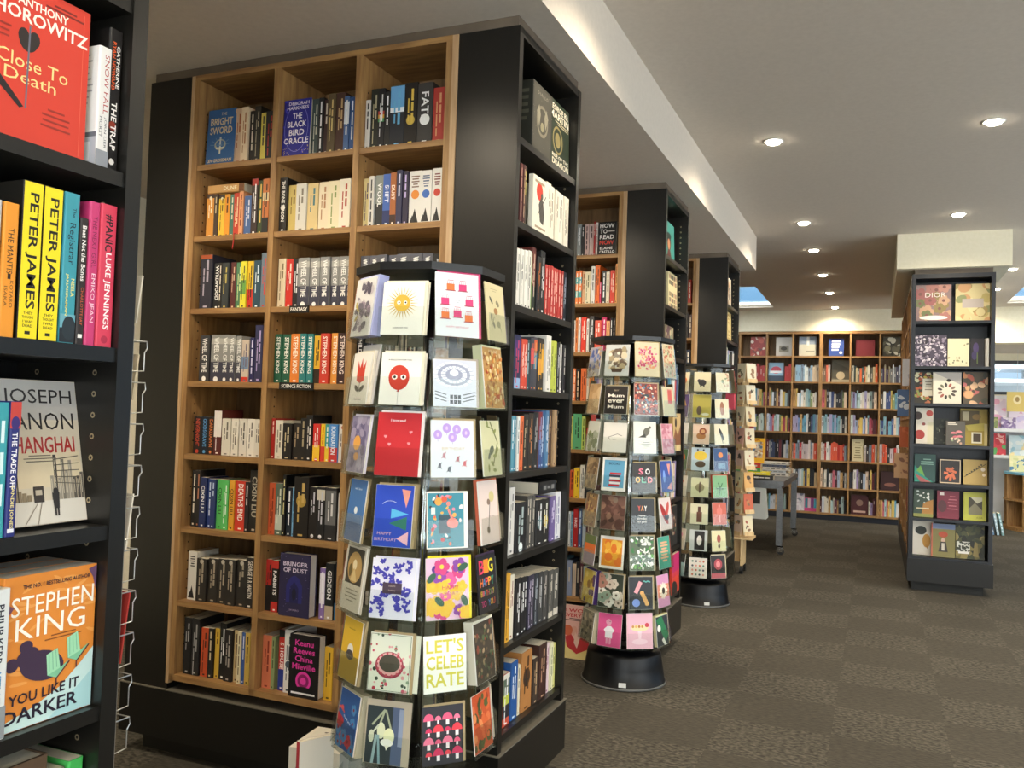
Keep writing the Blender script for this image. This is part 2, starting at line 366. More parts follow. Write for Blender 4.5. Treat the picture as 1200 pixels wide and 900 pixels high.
# ------------------------------------------------------------------ the black and oak island bookcases
NF = [.428, 2.731, 5.0022, 7.2733]; DEP = .6706
XE, XW, XL, WXL, ZT, ZTR, ZPB = -1.177, -1.417, -2.653, -2.891, 2.8134, .277, .08
SZ = [2.435, 2.1365, 1.838, 1.5395, 1.241, .9425, .644, .345]
ESZ = [2.43, 2.133, 1.834, 1.538, 1.241, .9425, .635, .335]
UPX = [-2.644, -2.236, -1.851, -1.466]       # near faces of the oak uprights, each 26 mm wide
def bookcase():
    r = empty('island_bookcase', (0, 0, 0), 'x', 'bookcase', 'black and oak island bookcases')
    p = lambda name, m, *boxes: (lambda b: ([b.box(*q, m) for q in boxes], b.build(name, r))[1])(MB())
    p('plinth', M_BLACK, (WXL-.01, XE+.008, -.008, DEP+.008, ZPB, ZTR))
    p('plinth_edge', mat('6c675c', .4), (WXL-.011, XE+.011, -.011, DEP+.011, ZTR, ZTR+.004))
    p('kickboard', mat('15140f', .6), (WXL+.06, XE-.07, .06, DEP-.06, 0, ZPB))
    p('side_panel', M_BLACK, (WXL, XL, 0, .3, ZTR+.004, ZT))
    p('core_panel', M_BLACK, (WXL, XE-.24, .32, DEP, ZTR+.004, ZT))
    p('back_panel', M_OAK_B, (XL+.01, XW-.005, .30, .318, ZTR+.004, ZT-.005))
    p('head_trim', M_HEAD, (WXL+.012, XE-.012, .012, DEP-.012, ZT, ZS))
    # oak front
    for i, x in enumerate(UPX):
        b = MB(); b.box(x, x+.026, -.004, .30, .322, ZT-.022, M_OAK_V)
        for k in range(60):
            z = .42+k*.038
            if min(abs(z-s) for s in SZ) < .03: continue
            for y in (.045,):
                if i < 3: b.box(x+.026, x+.0264, y-.003, y+.003, z-.003, z+.003, mat('2a1c10', .8))
        b.build('upright', r)
    p('edge_trim', M_TRIM, (UPX[3]+.026, XW, -.006, .02, ZTR+.03, ZT-.002)); p('edge_trim', M_TRIM, (XL-.006, UPX[0], -.006, .02, ZTR+.03, ZT-.002))
    p('top_board', M_OAK_H, (UPX[0], UPX[3]+.026, -.004, .30, ZT-.022, ZT))
    for k, z in enumerate(SZ):
        for j in range(3):
            if k < 7: p('shelf', M_OAK_H, (UPX[j]+.026, UPX[j+1], 0, .30, z-.022, z))
    p('bottom_board', M_OAK_H, (UPX[0], UPX[3]+.026, -.004, .30, SZ[7]-.024, SZ[7]))
    # black end cap facing the main aisle
    for y in (0, DEP-.032):
        b = MB(); b.box(XE-.24, XE, y, y+.032, ZTR+.004, ZT, M_BLACK)
        if y:
            for k in range(66):
                z = .38+k*.036
                if min(abs(z-s) for s in ESZ) > .03: [b.add([(XE-xx+rr*math.cos(.785*i), y-.0006-.0003*j, z+rr*math.sin(.785*i)) for i in range(8)], [tuple(range(8))], mat(('b8a888', '15120e')[j], .35, .6*(1-j))) for j, rr in enumerate((.0052, .0026)) for xx in (.05, .19)]
        b.build('end_upright', r)
    p('end_top', M_BLACK, (XE-.24, XE-.002, .032, DEP-.032, ZT-.03, ZT)); p('end_back', M_NAVY, (XE-.258, XE-.24, .0181, DEP, ZTR+.004, ZT))
    for z in ESZ: p('end_shelf', M_BLACK, (XE-.24, XE-.004, .032, DEP-.032, z-.024, z))
    return r
unit = bookcase()
LB = ['black end of a bookcase standing closest, cut by the frame edge', 'large oak fronted bookcase with black end panel behind the closest card spinner',
      'black and oak bookcase behind the middle card spinner', 'farthest black and oak bookcase of the row, beside the wooden card stand']
units = [unit]+[copy_tree(unit) for _ in range(3)]
for o, y, l in zip(units, NF, LB): o.location.y = y; o['label'] = l

# ------------------------------------------------------------------ books on the island bookcases
# rows: (shelf, bay, [(x mm, thickness mm, height mm, 'cover|print|details'), ...])
NEAR_ROWS=[(0,0,[(-2458,38,231,'d8b89a|b0603a'),
(-2418,33,230,'e6cfae|a86a40'),
(-2383,25,214,'1e1a18|d8d0c0'),
(-2357,30,230,'2a2622|b0a890'),
(-2326,24,200,'e0d060|303030|d=yellow and black'),
(-2301,43,204,'2b2a2a|b03030|d=charcoal with red lettering')]),
(0,1,[(-2077,34,228,'3c4a48|c8c8b8'),
(-2042,23,228,'1c1c20|f0f0f0'),
(-2018,22,218,'3a2020|e0d8c8'),
(-1995,34,235,'5a4a30|d8c080'),
(-1960,41,237,'4a2f26|c8a878'),
(-1918,23,217,'4a6a9a|f0f0f0|b=0.5,0.9,dfe6ee'),
(-1893,21,212,'3a5c94|e8eef4')]),
(0,2,[(-1822,19,192,'d8d4cc|202020'),
(-1802,35,233,'25281f|b8b090'),
(-1766,27,230,'1e1e22|e8e8e8|b=0.5,0.56,d8a030|b=0.56,0.62,c04030|b=0.44,0.5,4a9a5a'),
(-1738,23,214,'222222|f0f0f0'),
(-1714,61,233,'20242c|6ab0d8|b=0.58,0.99,6aa8d8|b=0.56,0.64,f0f4f6|d=black with a sky blue top'),
(-1652,53,237,'1a1614|d8b850|o=0.4,c8a848|d=thick black with a gold emblem'),
(-1598,62,231,'3a3836|f4f4f0|t=FATE|o=0.4,f0f0ec|d=dark grey white-emblem'),
(-1533,47,207,'b03a30|d8a070')]),
(1,0,[(-2589,39,184,'e09a40|fff0d0|b=0.9,1,40302a|o=0.9,f0e0c0'),
(-2549,20,181,'4a3a30|d8c8a0'),
(-2527,30,179,'f0c840|604010|b=0.9,1,40302a|o=0.9,f8f0d0'),
(-2495,26,177,'f0a030|603010'),
(-2468,22,175,'4a7a6a|e0e0c8'),
(-2444,29,178,'c8402a|f0d8b0'),
(-2414,20,181,'e8a070|803020'),
(-2393,36,163,'4a6aa0|d8e0f0'),
(-2356,31,230,'3a2a28|f0f0f0|b=0.88,1,b03028'),
(-2324,24,221,'3a4a2a|e0c060'),
(-2299,31,225,'d07a40|202020|b=0,0.3,202020|b=0.6,0.75,e8d0a0')]),
(1,1,[(-2207,32,220,'1c1a18|f0ece4|t=THE BONE SEASON|o=0.45,e8e4dc'),
(-2174,43,190,'d0b868|806828'),
(-2129,48,190,'d8d4c8|807868'),
(-2079,49,189,'d8c088|4a7a80'),
(-2028,46,191,'e8d8b8|b08058'),
(-1980,51,191,'e8dcb8|8a9858'),
(-1928,50,194,'ece4d0|b04838'),
(-1877,16,192,'e0dcd4|484860')]),
(1,2,[(-1822,27,189,'d8c890|4a3a60'),
(-1794,21,195,'d0ccc4|303030'),
(-1771,36,198,'8a9088|f4f4f0|t=WOOL|b=0,0.45,22262a'),
(-1733,34,198,'3a62b0|e8f0ff|t=SHIFT|b=0,0.3,1c2c60'),
(-1698,25,200,'a8602c|ffe8d0|t=DUST|b=0,0.2,3a2014'),
(-1672,24,207,'2a2a4a|c8c8e0'),
(-1646,22,202,'241c38|c0b0e0'),
(-1623,50,202,'e8e4dc|806050|o=0.56,e08830|e=1|d=white with an orange roundel'),
(-1571,46,198,'e8e4dc|506080|o=0.56,3a6ab8|e=1|d=white with a blue roundel'),
(-1523,42,202,'e8e4dc|804040|o=0.56,c83a2a|e=1|d=white with a red roundel')]),
(2,0,[(-2599,61,226,'2c2c38|b0a8b8|b=0.92,1,a8502a|d=dark navy with a rust top'),
(-2536,34,191,'1e2024|f4f4f4|t=WYRDWOOD'),
(-2500,15,190,'24221f|e8e0d0'),
(-2484,33,189,'33383a|c8b860'),
(-2449,27,191,'5a2a2a|e0c0a0'),
(-2420,31,190,'4a7a5a|d0e0a0'),
(-2388,27,191,'e0d838|303030|b=0.3,0.6,6aa048'),
(-2360,29,192,'e8c030|302018|b=0,0.4,c83028'),
(-2330,35,194,'2a4a5a|d8e8f0'),
(-2293,30,223,'6a7a8a|d04030|d=tall grey with red lettering')]),
(2,1,[(-2207,35,196,'e0d0b0|807050'),
(-2170,33,194,'c82a20|f8e0d0'),
(-2135,29,193,'1a1a1c|e8e8e8'),
(-2105,54,193,'8a8a88|f0f0ec|t=WHEEL OF TIME|b=0,0.42,3a3a4a|b=0.8,0.92,b0aea8|o=0.05,e8e8e8|d=grey'),
(-2049,45,191,'8a8a88|f0f0ec|t=WHEEL OF TIME|b=0,0.42,3a3a4a|b=0.8,0.92,b0aea8|o=0.05,e8e8e8|d=grey'),
(-2002,43,193,'8a8a88|f0f0ec|t=WHEEL OF TIME|b=0,0.42,3a3a4a|b=0.8,0.92,b0aea8|o=0.05,e8e8e8|d=grey'),
(-1957,35,193,'8a8a88|f0f0ec|t=WHEEL OF TIME|b=0,0.42,3a3a4a|b=0.8,0.92,b0aea8|o=0.05,e8e8e8|d=grey'),
(-1920,41,193,'8a8a88|f0f0ec|t=WHEEL OF TIME|b=0,0.42,3a3a4a|b=0.8,0.92,b0aea8|o=0.05,e8e8e8|d=grey'),
(-1877,23,191,'8a8a88|f0f0ec|t=WHEEL OF TIME|b=0,0.42,3a3a4a|b=0.8,0.92,b0aea8|o=0.05,e8e8e8|d=grey')]),
(2,2,[(-1822,40,190,'5c5c64|f0f0ec|t=WHEEL OF TIME|b=0,0.5,2a2a36|o=0.88,c8c8c0|d=slate grey'),
(-1781,39,190,'5c5c64|f0f0ec|t=WHEEL OF TIME|b=0,0.5,2a2a36|o=0.88,c8c8c0|d=slate grey'),
(-1740,37,190,'5c5c64|f0f0ec|t=WHEEL OF TIME|b=0,0.5,2a2a36|o=0.88,c8c8c0|d=slate grey'),
(-1701,41,189,'5c5c64|f0f0ec|t=WHEEL OF TIME|b=0,0.5,2a2a36|o=0.88,c8c8c0|d=slate grey'),
(-1658,53,190,'5c5c64|f0f0ec|t=WHEEL OF TIME|b=0,0.5,2a2a36|o=0.88,c8c8c0|d=slate grey'),
(-1603,51,188,'5c5c64|f0f0ec|t=WHEEL OF TIME|b=0,0.5,2a2a36|o=0.88,c8c8c0|d=slate grey'),
(-1550,41,187,'5c5c64|f0f0ec|t=WHEEL OF TIME|b=0,0.5,2a2a36|o=0.88,c8c8c0|d=slate grey'),
(-1507,32,183,'1a1a1a|c8c8c8')]),
(3,0,[(-2588,51,190,'38383c|f0f0ec|t=WHEEL OF TIME|o=0.06,f0f0ec|d=charcoal'),
(-2532,57,193,'8a8a88|f0f0ec|t=WHEEL OF TIME|b=0,0.42,3a3a4a|b=0.8,0.92,b0aea8|o=0.05,e8e8e8|d=grey'),
(-2473,39,192,'8a8a88|f0f0ec|t=WHEEL OF TIME|b=0,0.42,3a3a4a|b=0.8,0.92,b0aea8|o=0.05,e8e8e8|d=grey'),
(-2432,33,190,'8a8a88|f0f0ec|t=WHEEL OF TIME|b=0,0.42,3a3a4a|b=0.8,0.92,b0aea8|o=0.05,e8e8e8|d=grey'),
(-2397,28,186,'8a8a88|f0f0ec|t=WHEEL OF TIME|b=0,0.42,3a3a4a|b=0.8,0.92,b0aea8|o=0.05,e8e8e8|d=grey'),
(-2367,35,171,'c8b8a8|706878|b=0.3,0.6,7088a8|b=0,0.12,c83020|d=pale painted'),
(-2330,22,180,'2a2a5a|d8d8f0'),
(-2306,38,230,'2e2e52|b8a8d8|d=tall navy')]),
(3,1,[(-2207,34,193,'1f5a42|f4f0e8|t=STEPHEN KING'),
(-2171,40,192,'1f5a42|f4f0e8|t=STEPHEN KING'),
(-2129,44,194,'e08030|f8f0e0|t=STEPHEN KING'),
(-2082,31,194,'2a7a7a|f4f0e8|t=STEPHEN KING'),
(-2049,28,193,'2a7a7a|f4f0e8|t=STEPHEN KING'),
(-2019,31,186,'e0b030|302010|b=0,0.3,302418'),
(-1986,41,194,'c83a2a|f8f0e8|t=STEPHEN KING'),
(-1943,34,196,'e89a40|fff4e0|t=STEPHEN KING'),
(-1907,42,195,'3a2020|f0e0d8|t=STEPHEN KING'),
(-1863,9,189,'301818|e0c8c0')]),
(3,2,[(-1822,31,194,'1c1c1e|f0f0f0|t=CHILDREN OF'),
(-1783,39,183,'2a2630|b0a8b8'),
(-1741,36,179,'3a4a40|c0b890'),
(-1702,42,190,'20202a|a8a8b0')]),
(4,0,[(-2599,41,153,'241a1a|c04830|t=NEVERNIGHT|o=0.07,c04030'),
(-2557,35,154,'141c28|5a98d0|t=GODSGRAVE|o=0.07,5a98d0'),
(-2521,29,152,'2a1a14|d07840|t=DARKDAWN|o=0.07,e08040'),
(-2491,38,183,'5a2420|f0e8e0|b=0.4,0.98,ece4dc|d=white and maroon'),
(-2451,43,149,'dcd6c8|6a6458'),
(-2405,34,150,'e2dccf|706a60'),
(-2368,36,150,'dcd6ca|5a5650'),
(-2329,36,151,'e4ded2|706a62'),
(-2291,33,149,'d8d2c6|605a54')]),
(4,1,[(-2207,18,158,'b02a22|f0d8c8'),
(-2188,38,151,'e0d8c4|706858'),
(-2148,42,140,'1e1a18|d8c8a0'),
(-2104,36,142,'241e1a|b09878'),
(-2066,26,163,'1a1816|a89878'),
(-2038,29,176,'1c1a1a|e8e0d8'),
(-2006,32,143,'d0302a|f8e8e0|b=0,0.42,f0c030|o=0.04,d0302a|d=red and yellow'),
(-1972,19,143,'f0c428|c03028|b=0,0.4,d84030|d=yellow and red'),
(-1951,19,143,'3a9a92|f0f0e0|b=0,0.4,f0c838|d=teal and yellow'),
(-1930,40,144,'4a8ad0|e8f4ff|t=FOUNDATION|b=0,0.38,c83a38|d=blue and red'),
(-1888,33,144,'dcd8d0|403838|o=0.92,b03028')]),
(4,2,[(-1822,34,137,'e4dca8|807840'),
(-1785,47,140,'e0d8b0|706848|o=0.93,e0c840')]),
(5,0,[(-2599,25,230,'1e1c1c|e0d8c8'),
(-2572,20,231,'242020|c08060'),
(-2550,32,204,'1c2c60|f4f4f4|t=CIXIN LIU'),
(-2516,23,199,'243a7c|d8e4f8'),
(-2491,22,199,'2a3a70|c8d8f0'),
(-2467,31,200,'58bc60|1c4020|t=CIXIN LIU|d=bright green'),
(-2434,28,199,'5cc064|f0fff0|d=bright green'),
(-2404,26,200,'e0a030|402808|t=CIXIN LIU'),
(-2376,52,199,'d03a28|fbf0e8|t=DEATHS END|d=thick red'),
(-2322,19,198,'282022|e0d8d8'),
(-2301,47,248,'1a1816|b0a898|t=CIXIN LIU|d=tall black'),
(-2252,13,230,'b03028|f8f0e8')]),
(5,1,[(-2207,30,202,'d0603a|803018'),
(-2175,35,201,'5a6a5a|d8dcc8|b=0.1,0.4,c0c8b8'),
(-2138,14,237,'161616|e8e0a0'),
(-2122,23,189,'1c2430|f0f0f0'),
(-2097,9,190,'7ab0d8|20405a'),
(-2086,5,188,'b070b0|f0e0f0'),
(-2080,68,234,'1a1614|c8a860|o=0.6,b09040|d=very thick black'),
(-2009,34,198,'1c1818|c8c8d0|o=0.06,e8e8e8'),
(-1973,37,201,'1e1e20|c8c8d0|b=0.75,0.95,cfc8b8|o=0.06,e8e8e8'),
(-1934,48,200,'2a2a2c|d8d8d8|b=0.3,0.95,6a6a6a|d=black with a grey planet band'),
(-1884,30,182,'e0dcd4|404040')]),
(5,2,[(-1822,43,211,'e0ddd6|403c38')]),
(6,0,[(-2599,45,196,'e2ded4|302c28|e=1|d=white with a black mark'),
(-2550,49,173,'2a2623|a89c88|o=0.93,c0b8a8'),
(-2498,47,176,'2a2623|a89c88|o=0.93,c0b8a8'),
(-2448,46,179,'2a2623|a89c88|o=0.93,c0b8a8'),
(-2399,46,182,'2a2623|a89c88|o=0.93,c0b8a8'),
(-2350,47,184,'2a2623|a89c88|o=0.93,c0b8a8'),
(-2300,41,199,'24201e|e8e0d4|t=GEORGE R R MARTIN'),
(-2255,16,233,'e4dccc|a87050')]),
(6,1,[(-2207,30,200,'b8302a|202020|b=0,0.5,1c1a1a|d=half red and half black'),
(-2174,33,199,'1e1a1a|f8f4f0|t=RABBITS|b=0,0.2,c03028|b=0.85,1,c03028'),
(-2139,39,199,'4a3028|c8a888'),
(-1948,23,192,'8a70b0|f4f0f8|b=0.3,0.9,ece6f0|d=white and lilac'),
(-1923,37,213,'1c1e20|f0f0f0|t=GIDEON|b=0,0.25,b8a890'),
(-1884,30,219,'1a2430|e8f4ff|t=HARROW|b=0,0.3,4a80a8')]),
(6,2,[(-1822,36,229,'1a1a22|f0f0f4|t=NONA THE NINTH|o=0.88,f0f0f0')]),
(7,0,[(-2599,38,227,'1c1c1e|b0b0b0'),
(-2558,39,228,'202022|a8a8a8'),
(-2513,36,195,'c8502a|3a1a10'),
(-2474,24,197,'201e1e|d8c8a0'),
(-2448,23,198,'d8b040|604818'),
(-2423,32,223,'1a1a1a|f0f0f0'),
(-2389,38,204,'1e1a1a|b0a8a0'),
(-2349,23,204,'c8b080|604830'),
(-2324,16,203,'e0d4b0|605030'),
(-2306,16,202,'3a5a9a|e0e8f8'),
(-2288,23,203,'c8a850|504010'),
(-2263,24,204,'4a7a4a|d8e8d0')]),
(7,1,[(-2207,43,204,'d87a58|8a3020'),
(-2162,15,204,'8a9a68|404828'),
(-2131,29,235,'b83028|f8f0e8|t=S HOUSE|b=0,0.35,2a3a88|b=0.88,1,202020|d=red and blue'),
(-2098,39,241,'e4e0da|505860|o=0.45,405060'),
(-1913,36,199,'e8b838|504010'),
(-1875,21,195,'2a1816|e8d8c8|t=ONE DARK')]),
(7,2,[(-1822,28,178,'16181c|e8f0f8|o=0.95,5a90c0')])]
END_ROWS=[(1,[(2834,20,221,'5a2420|c09080'),
(2857,17,221,'4a1c1c|c0a080'),
(2878,20,222,'3a3020|d8c860'),
(3091,47,221,'e4dcc8|706858'),
(3144,49,219,'e6deca|807060'),
(3199,44,215,'e4dac6|807464'),
(3249,46,216,'e6dece|605848'),
(3302,52,214,'e2dac8|706450')]),
(2,[(2832,27,211,'e6e2d8|505048'),
(2862,29,213,'e2ded4|404040'),
(2894,30,215,'e8e4da|303030'),
(2927,28,220,'dcd8d0|303030'),
(2958,23,219,'7a9a5a|f0f0d8|d=pale green'),
(2984,33,243,'6a3028|e0c8b0|b=0,0.4,2a3028'),
(3021,32,214,'1e1c1c|c87030'),
(3056,42,243,'1a1a1a|e8e8e8'),
(3104,19,200,'b83028|f0d0c0'),
(3127,20,202,'bc342c|f0d0c0'),
(3150,20,202,'b83028|f0d0c0'),
(3174,20,204,'bc342c|f0d0c0'),
(3198,21,204,'b83028|f0d0c0'),
(3222,21,204,'bc342c|f0d0c0'),
(3247,21,205,'b83028|f0d0c0'),
(3272,22,205,'bc342c|f0d0c0'),
(3297,20,205,'a82c26|f0d0c0'),
(3323,41,205,'1c2028|a8b0c0')]),
(3,[(2829,54,194,'232a50|c84060|b=0.6,0.9,4a3070|b=0,0.2,90b0d8|d=dark blue and purple'),
(2890,28,184,'d0442c|f8e0d0'),
(2921,31,186,'cc4028|f8e0d0'),
(2957,25,188,'28424a|b0d0d8'),
(2985,33,197,'3a3e48|e06040|b=0.5,0.8,c84a50'),
(3021,35,203,'44424a|e0a050|b=0.4,0.7,4888a8|b=0.75,0.95,d0603a'),
(3063,32,204,'2a2420|e8b040|b=0.3,0.6,d89838'),
(3098,34,205,'2c2620|e8b040|b=0.35,0.8,e0a83c'),
(3140,51,221,'e2ded6|808078'),
(3199,37,205,'b8c048|405020'),
(3239,33,207,'c0c850|405020'),
(3280,29,205,'1c1a1a|f0f0f0'),
(3315,21,202,'e4e0d8|303030'),
(3342,22,200,'201c1c|e8e0d8')]),
(4,[(2826,23,199,'5a9ab0|f0f4f4'),
(2852,19,199,'3a7a94|f0f4f4'),
(2878,18,197,'e2e4e0|406070'),
(2901,34,200,'d86a3a|402010'),
(2940,47,206,'26221f|c8b890'),
(2992,47,210,'2a241e|c08050'),
(3045,40,215,'1e1e20|b0b0b0'),
(3090,32,217,'7a2830|80a0d0|b=0,0.5,3a4a80'),
(3128,32,221,'3a5a88|d0e0f0'),
(3163,30,223,'4a78a0|e0e8f0'),
(3199,49,226,'4a3428|d0a878'),
(3254,24,228,'b0906a|403020'),
(3282,32,228,'3a2c24|c8a070')]),
(5,[(2839,48,240,'d8d6d0|606060'),
(2894,94,181,'1a1a1c|a8b8b8|o=0.09,e8f0f0|d=broad black'),
(3002,22,198,'4a4844|d8d0c0'),
(3027,24,198,'504e4a|d8d0c0'),
(3055,27,198,'4a4844|d8d0c0'),
(3089,74,176,'1c1c1c|d8d8d8|o=0.5,5a7a80'),
(3168,70,173,'1e1c18|d8d8c8|o=0.5,c8b040'),
(3246,50,179,'6a5a90|e0d8f0'),
(3302,62,191,'dcdce0|7878a0')]),
(6,[(2823,38,244,'d8a030|604010'),
(2867,37,232,'e0d8c4|803030'),
(2912,42,214,'1c1a1a|f0f0f0'),
(2958,37,210,'1a1a1c|f0f0f0'),
(2999,38,204,'1e1e20|e8e8e8'),
(3041,31,202,'302c40|c8c0d8'),
(3077,32,200,'3a3644|d0c8d8'),
(3114,32,199,'2c3038|b8c0c8'),
(3155,41,197,'383838|c8c8c8'),
(3201,43,194,'42403e|c0b8b0'),
(3253,48,189,'4a4844|d0c8b8|b=0,0.12,c0b8a8'),
(3310,54,185,'54524c|d8d0c0|b=0,0.15,c8c0b0')]),
(7,[(2834,58,185,'c8503a|f0f0f0|b=0.15,0.4,2a2830|b=0.4,0.6,b8c048|b=0.6,0.9,5a6a58|b=0.9,1,e0dcd0|d=striped multicoloured'),
(2905,61,210,'1f5498|e8f0f8|d=tall blue'),
(2974,20,186,'dcd4b8|605848'),
(3002,101,221,'b07840|503010|o=0.55,2a2622|d=wide tan'),
(3111,49,174,'3a2c22|c8a880'),
(3168,79,212,'3a2018|b89070'),
(3256,36,199,'d8c0c4|804060'),
(3299,31,192,'e0dcb8|606040'),
(3333,31,181,'d8d480|505030')])]
SECOND_ROWS=[(0,[(-1741,27,199,'8a9090|e8e8e8'),
(-1710,16,194,'2a2a2a|e0e0e0'),
(-1691,25,199,'c8a8a0|503838'),
(-1662,26,200,'d0b8b0|503838'),
(-1633,10,212,'b02c2c|f0e0d8'),
(-1620,12,206,'d8d0c8|a04030')]),
(1,[(-1742,18,207,'e88040|f8f0e0|b=0.2,0.4,4aa0a0|b=0.6,0.8,4aa0a0|d=orange with teal bands'),
(-1721,19,210,'e87838|f8f0e0|b=0.2,0.4,4aa0a0|b=0.6,0.8,4aa0a0|d=orange with teal bands'),
(-1698,16,203,'d8a880|804828'),
(-1679,34,199,'dcd0b0|606040'),
(-1640,22,233,'e0dcd4|303030'),
(-1615,27,239,'e06828|302018'),
(-1585,9,136,'c02858|f0d0d8'),
(-1573,26,203,'383838|f0f0f0'),
(-1543,21,195,'dcd0b8|806040'),
(-1518,28,203,'d84434|f8e0d0'),
(-1487,12,242,'f0a860|804010')]),
(2,[(-1747,13,198,'e0dcd4|604848'),
(-1731,14,212,'e08040|502010'),
(-1715,15,215,'dcd8d0|b03030'),
(-1697,32,217,'d83828|f8e0d0'),
(-1662,15,206,'e0dcd8|803030'),
(-1644,29,223,'3a3838|f0f0f0'),
(-1607,40,196,'d85a48|f8e0d8'),
(-1564,25,216,'c02a60|f8d8e8'),
(-1536,22,193,'e0a070|803020'),
(-1511,14,210,'1e1c1e|e0e0e0'),
(-1494,11,209,'241f1f|e0d0d0')]),
(3,[(-1748,7,195,'e8e0d4|806050'),
(-1738,16,198,'e87840|f8e8d8'),
(-1717,21,193,'1c1818|e8c8a8'),
(-1691,36,200,'e0703a|702810'),
(-1652,14,198,'e8dccc|804828'),
(-1635,30,194,'d88a48|402010')]),
(4,[(-1749,16,201,'c8d070|405020'),
(-1730,54,217,'5aaa7a|204830'),
(-1672,22,203,'b8d068|405020'),
(-1647,25,135,'c05038|f0e0d0')]),
(5,[(-1743,26,169,'c85a30|401808'),
(-1713,35,184,'f0c830|302008'),
(-1674,28,204,'e4e0d8|404040')]),
(6,[(-1741,14,214,'d8dce0|506080'),
(-1725,13,213,'88b8d0|204060'),
(-1709,30,238,'b02828|f8f0f0|t=HAGS'),
(-1677,21,238,'4a6aa0|d8e8f8'),
(-1653,20,229,'b8c8d8|405060')])]

SHELF = ['top', 'second', 'third', 'fourth', 'fifth', 'sixth', 'seventh', 'bottom']
BAYN = ['far bay', 'middle bay', 'panel-side bay']
def adj(w, h, spec, desc, row, i):
    P = spec.split('|'); n = desc or cname(P[0])
    if not desc:
        bands = [q for q in P[2:] if q[0] == 'b']
        if bands:
            k = cname(bands[0].split(',')[2])
            if k != n: n += ' and '+k
    sz = ''
    if not desc or len(desc.split()) < 4: sz = 'slim ' if w < 20 else 'thick ' if w > 44 and 'thick' not in n else ''
    return sz+n
def put_rows(rows, place, where, group, seed):
    rnd = random.Random(seed)
    for key, bay, L in rows:
        for i, (x, w, h, spec) in enumerate(L):
            w_, h_ = w/1000, h/1000
            cover, a, desc = spine_art(w_, h_, spec, rnd)
            d = min(.21, max(.125, h_*.63))
            hard = h > 228 and w > 30
            lab = '%s book, %s from left on %s' % (adj(w, h, spec, desc, L, i), ORD[i], where(key, bay))
            place(key, bay, x/1000, w_, h_, d, cover, lab, group, a, hard, rnd)
def pl_near(key, bay, x, w, h, d, cover, lab, group, a, hard, rnd):
    book_at(w, h, d, m_front(x, NF[1]+.03+rnd.uniform(-.006, .008), SZ[key]), cover, lab, group, spine=a, hard=hard, name='hardcover_book' if hard else 'paperback_book')
def pl_second(key, bay, x, w, h, d, cover, lab, group, a, hard, rnd):
    book_at(w, h, d, m_front(x, NF[2]+.03+rnd.uniform(-.006, .008), SZ[key]), cover, lab, group, spine=a, hard=hard, name='hardcover_book' if hard else 'paperback_book')
def pl_end(key, bay, y, w, h, d, cover, lab, group, a, hard, rnd):
    book_at(w, h, min(d, .17), m_end(XE-.025+rnd.uniform(-.006, .004), y, ESZ[key]), cover, lab, group, spine=a, hard=hard, name='hardcover_book' if hard else 'paperback_book')
put_rows(NEAR_ROWS, pl_near, lambda k, b: '%s shelf, oak %s' % (SHELF[k], BAYN[b]), 'novels in the oak cubbies', 3)
put_rows([(k, 0, L) for k, L in END_ROWS], pl_end, lambda k, b: '%s shelf, near black end' % SHELF[k], 'books on the black end of the large bookcase', 5)
put_rows([(k, 0, L) for k, L in SECOND_ROWS], pl_second, lambda k, b: '%s oak shelf of second bookcase' % SHELF[k], 'books in the second bookcase', 7)

# ---- covers shown face out
def face(label, w, h, t, cover, draw, M, group=None, hard=False, pages='ded5c0', spine=None, name='display_book'):
    a = Art(w, h)
    if draw: draw(a)
    s = None
    if spine: s = Art(t, h); spine(s)
    return book_at(t, h, w, M, cover, label, group, spine=s, front=a, hard=hard, pages=pages, name=name)
rn = random.Random(11)
def c_bright(a):
    t = 'dcc8a0'; a.rect(.02, .015, .98, .985, '2b5f98')
    a.text('THE', .56, .915, .2, .05, t); a.text('BRIGHT', .5, .78, .78, .13, t, bold=True, fit=True); a.text('SWORD', .5, .62, .78, .13, t, bold=True, fit=True)
    a.ell(.5, .36, .2, .1, 'a8a890', 20); a.ell(.5, .37, .15, .07, '2b5f98', 20); a.line(.5, .2, .5, .5, .05, 'd8d8c8'); a.line(.36, .3, .64, .3, .05, 'd8d8c8')
    for q in range(7): a.line(.5, .34, .5+.36*math.cos(.2+q*.46), .34+.16*math.sin(.2+q*.46), .012, '6a90b0')
    a.text('LEV GROSSMAN', .5, .08, .86, .06, t, bold=True, fit=True)
def c_oracle(a):
    a.rect(.01, .01, .99, .99, '24248c'); 
    for q in range(14): a.ell(rn.random(), rn.random(), .1, .02, '3c3cc0', 10, rot=rn.random()*3)
    a.ell(.5, .5, .44, .42, '8888d8', 26); a.ell(.5, .5, .425, .41, '24248c', 26)
    a.text('DEBORAH', .55, .93, .75, .06, 'f0e8f8', bold=True); a.text('HARKNESS', .52, .85, .8, .06, 'f0e8f8', bold=True)
    for i, t in enumerate(('THE', 'BLACK', 'BIRD', 'ORACLE')): a.text(t, .52, .71-.145*i, (.34, .7, .56, .9)[i], .105, 'f8f4fa', bold=True)
    for q in range(20): a.disc(rn.random(), rn.uniform(.03, .2), .012, 'e0c868', 8)
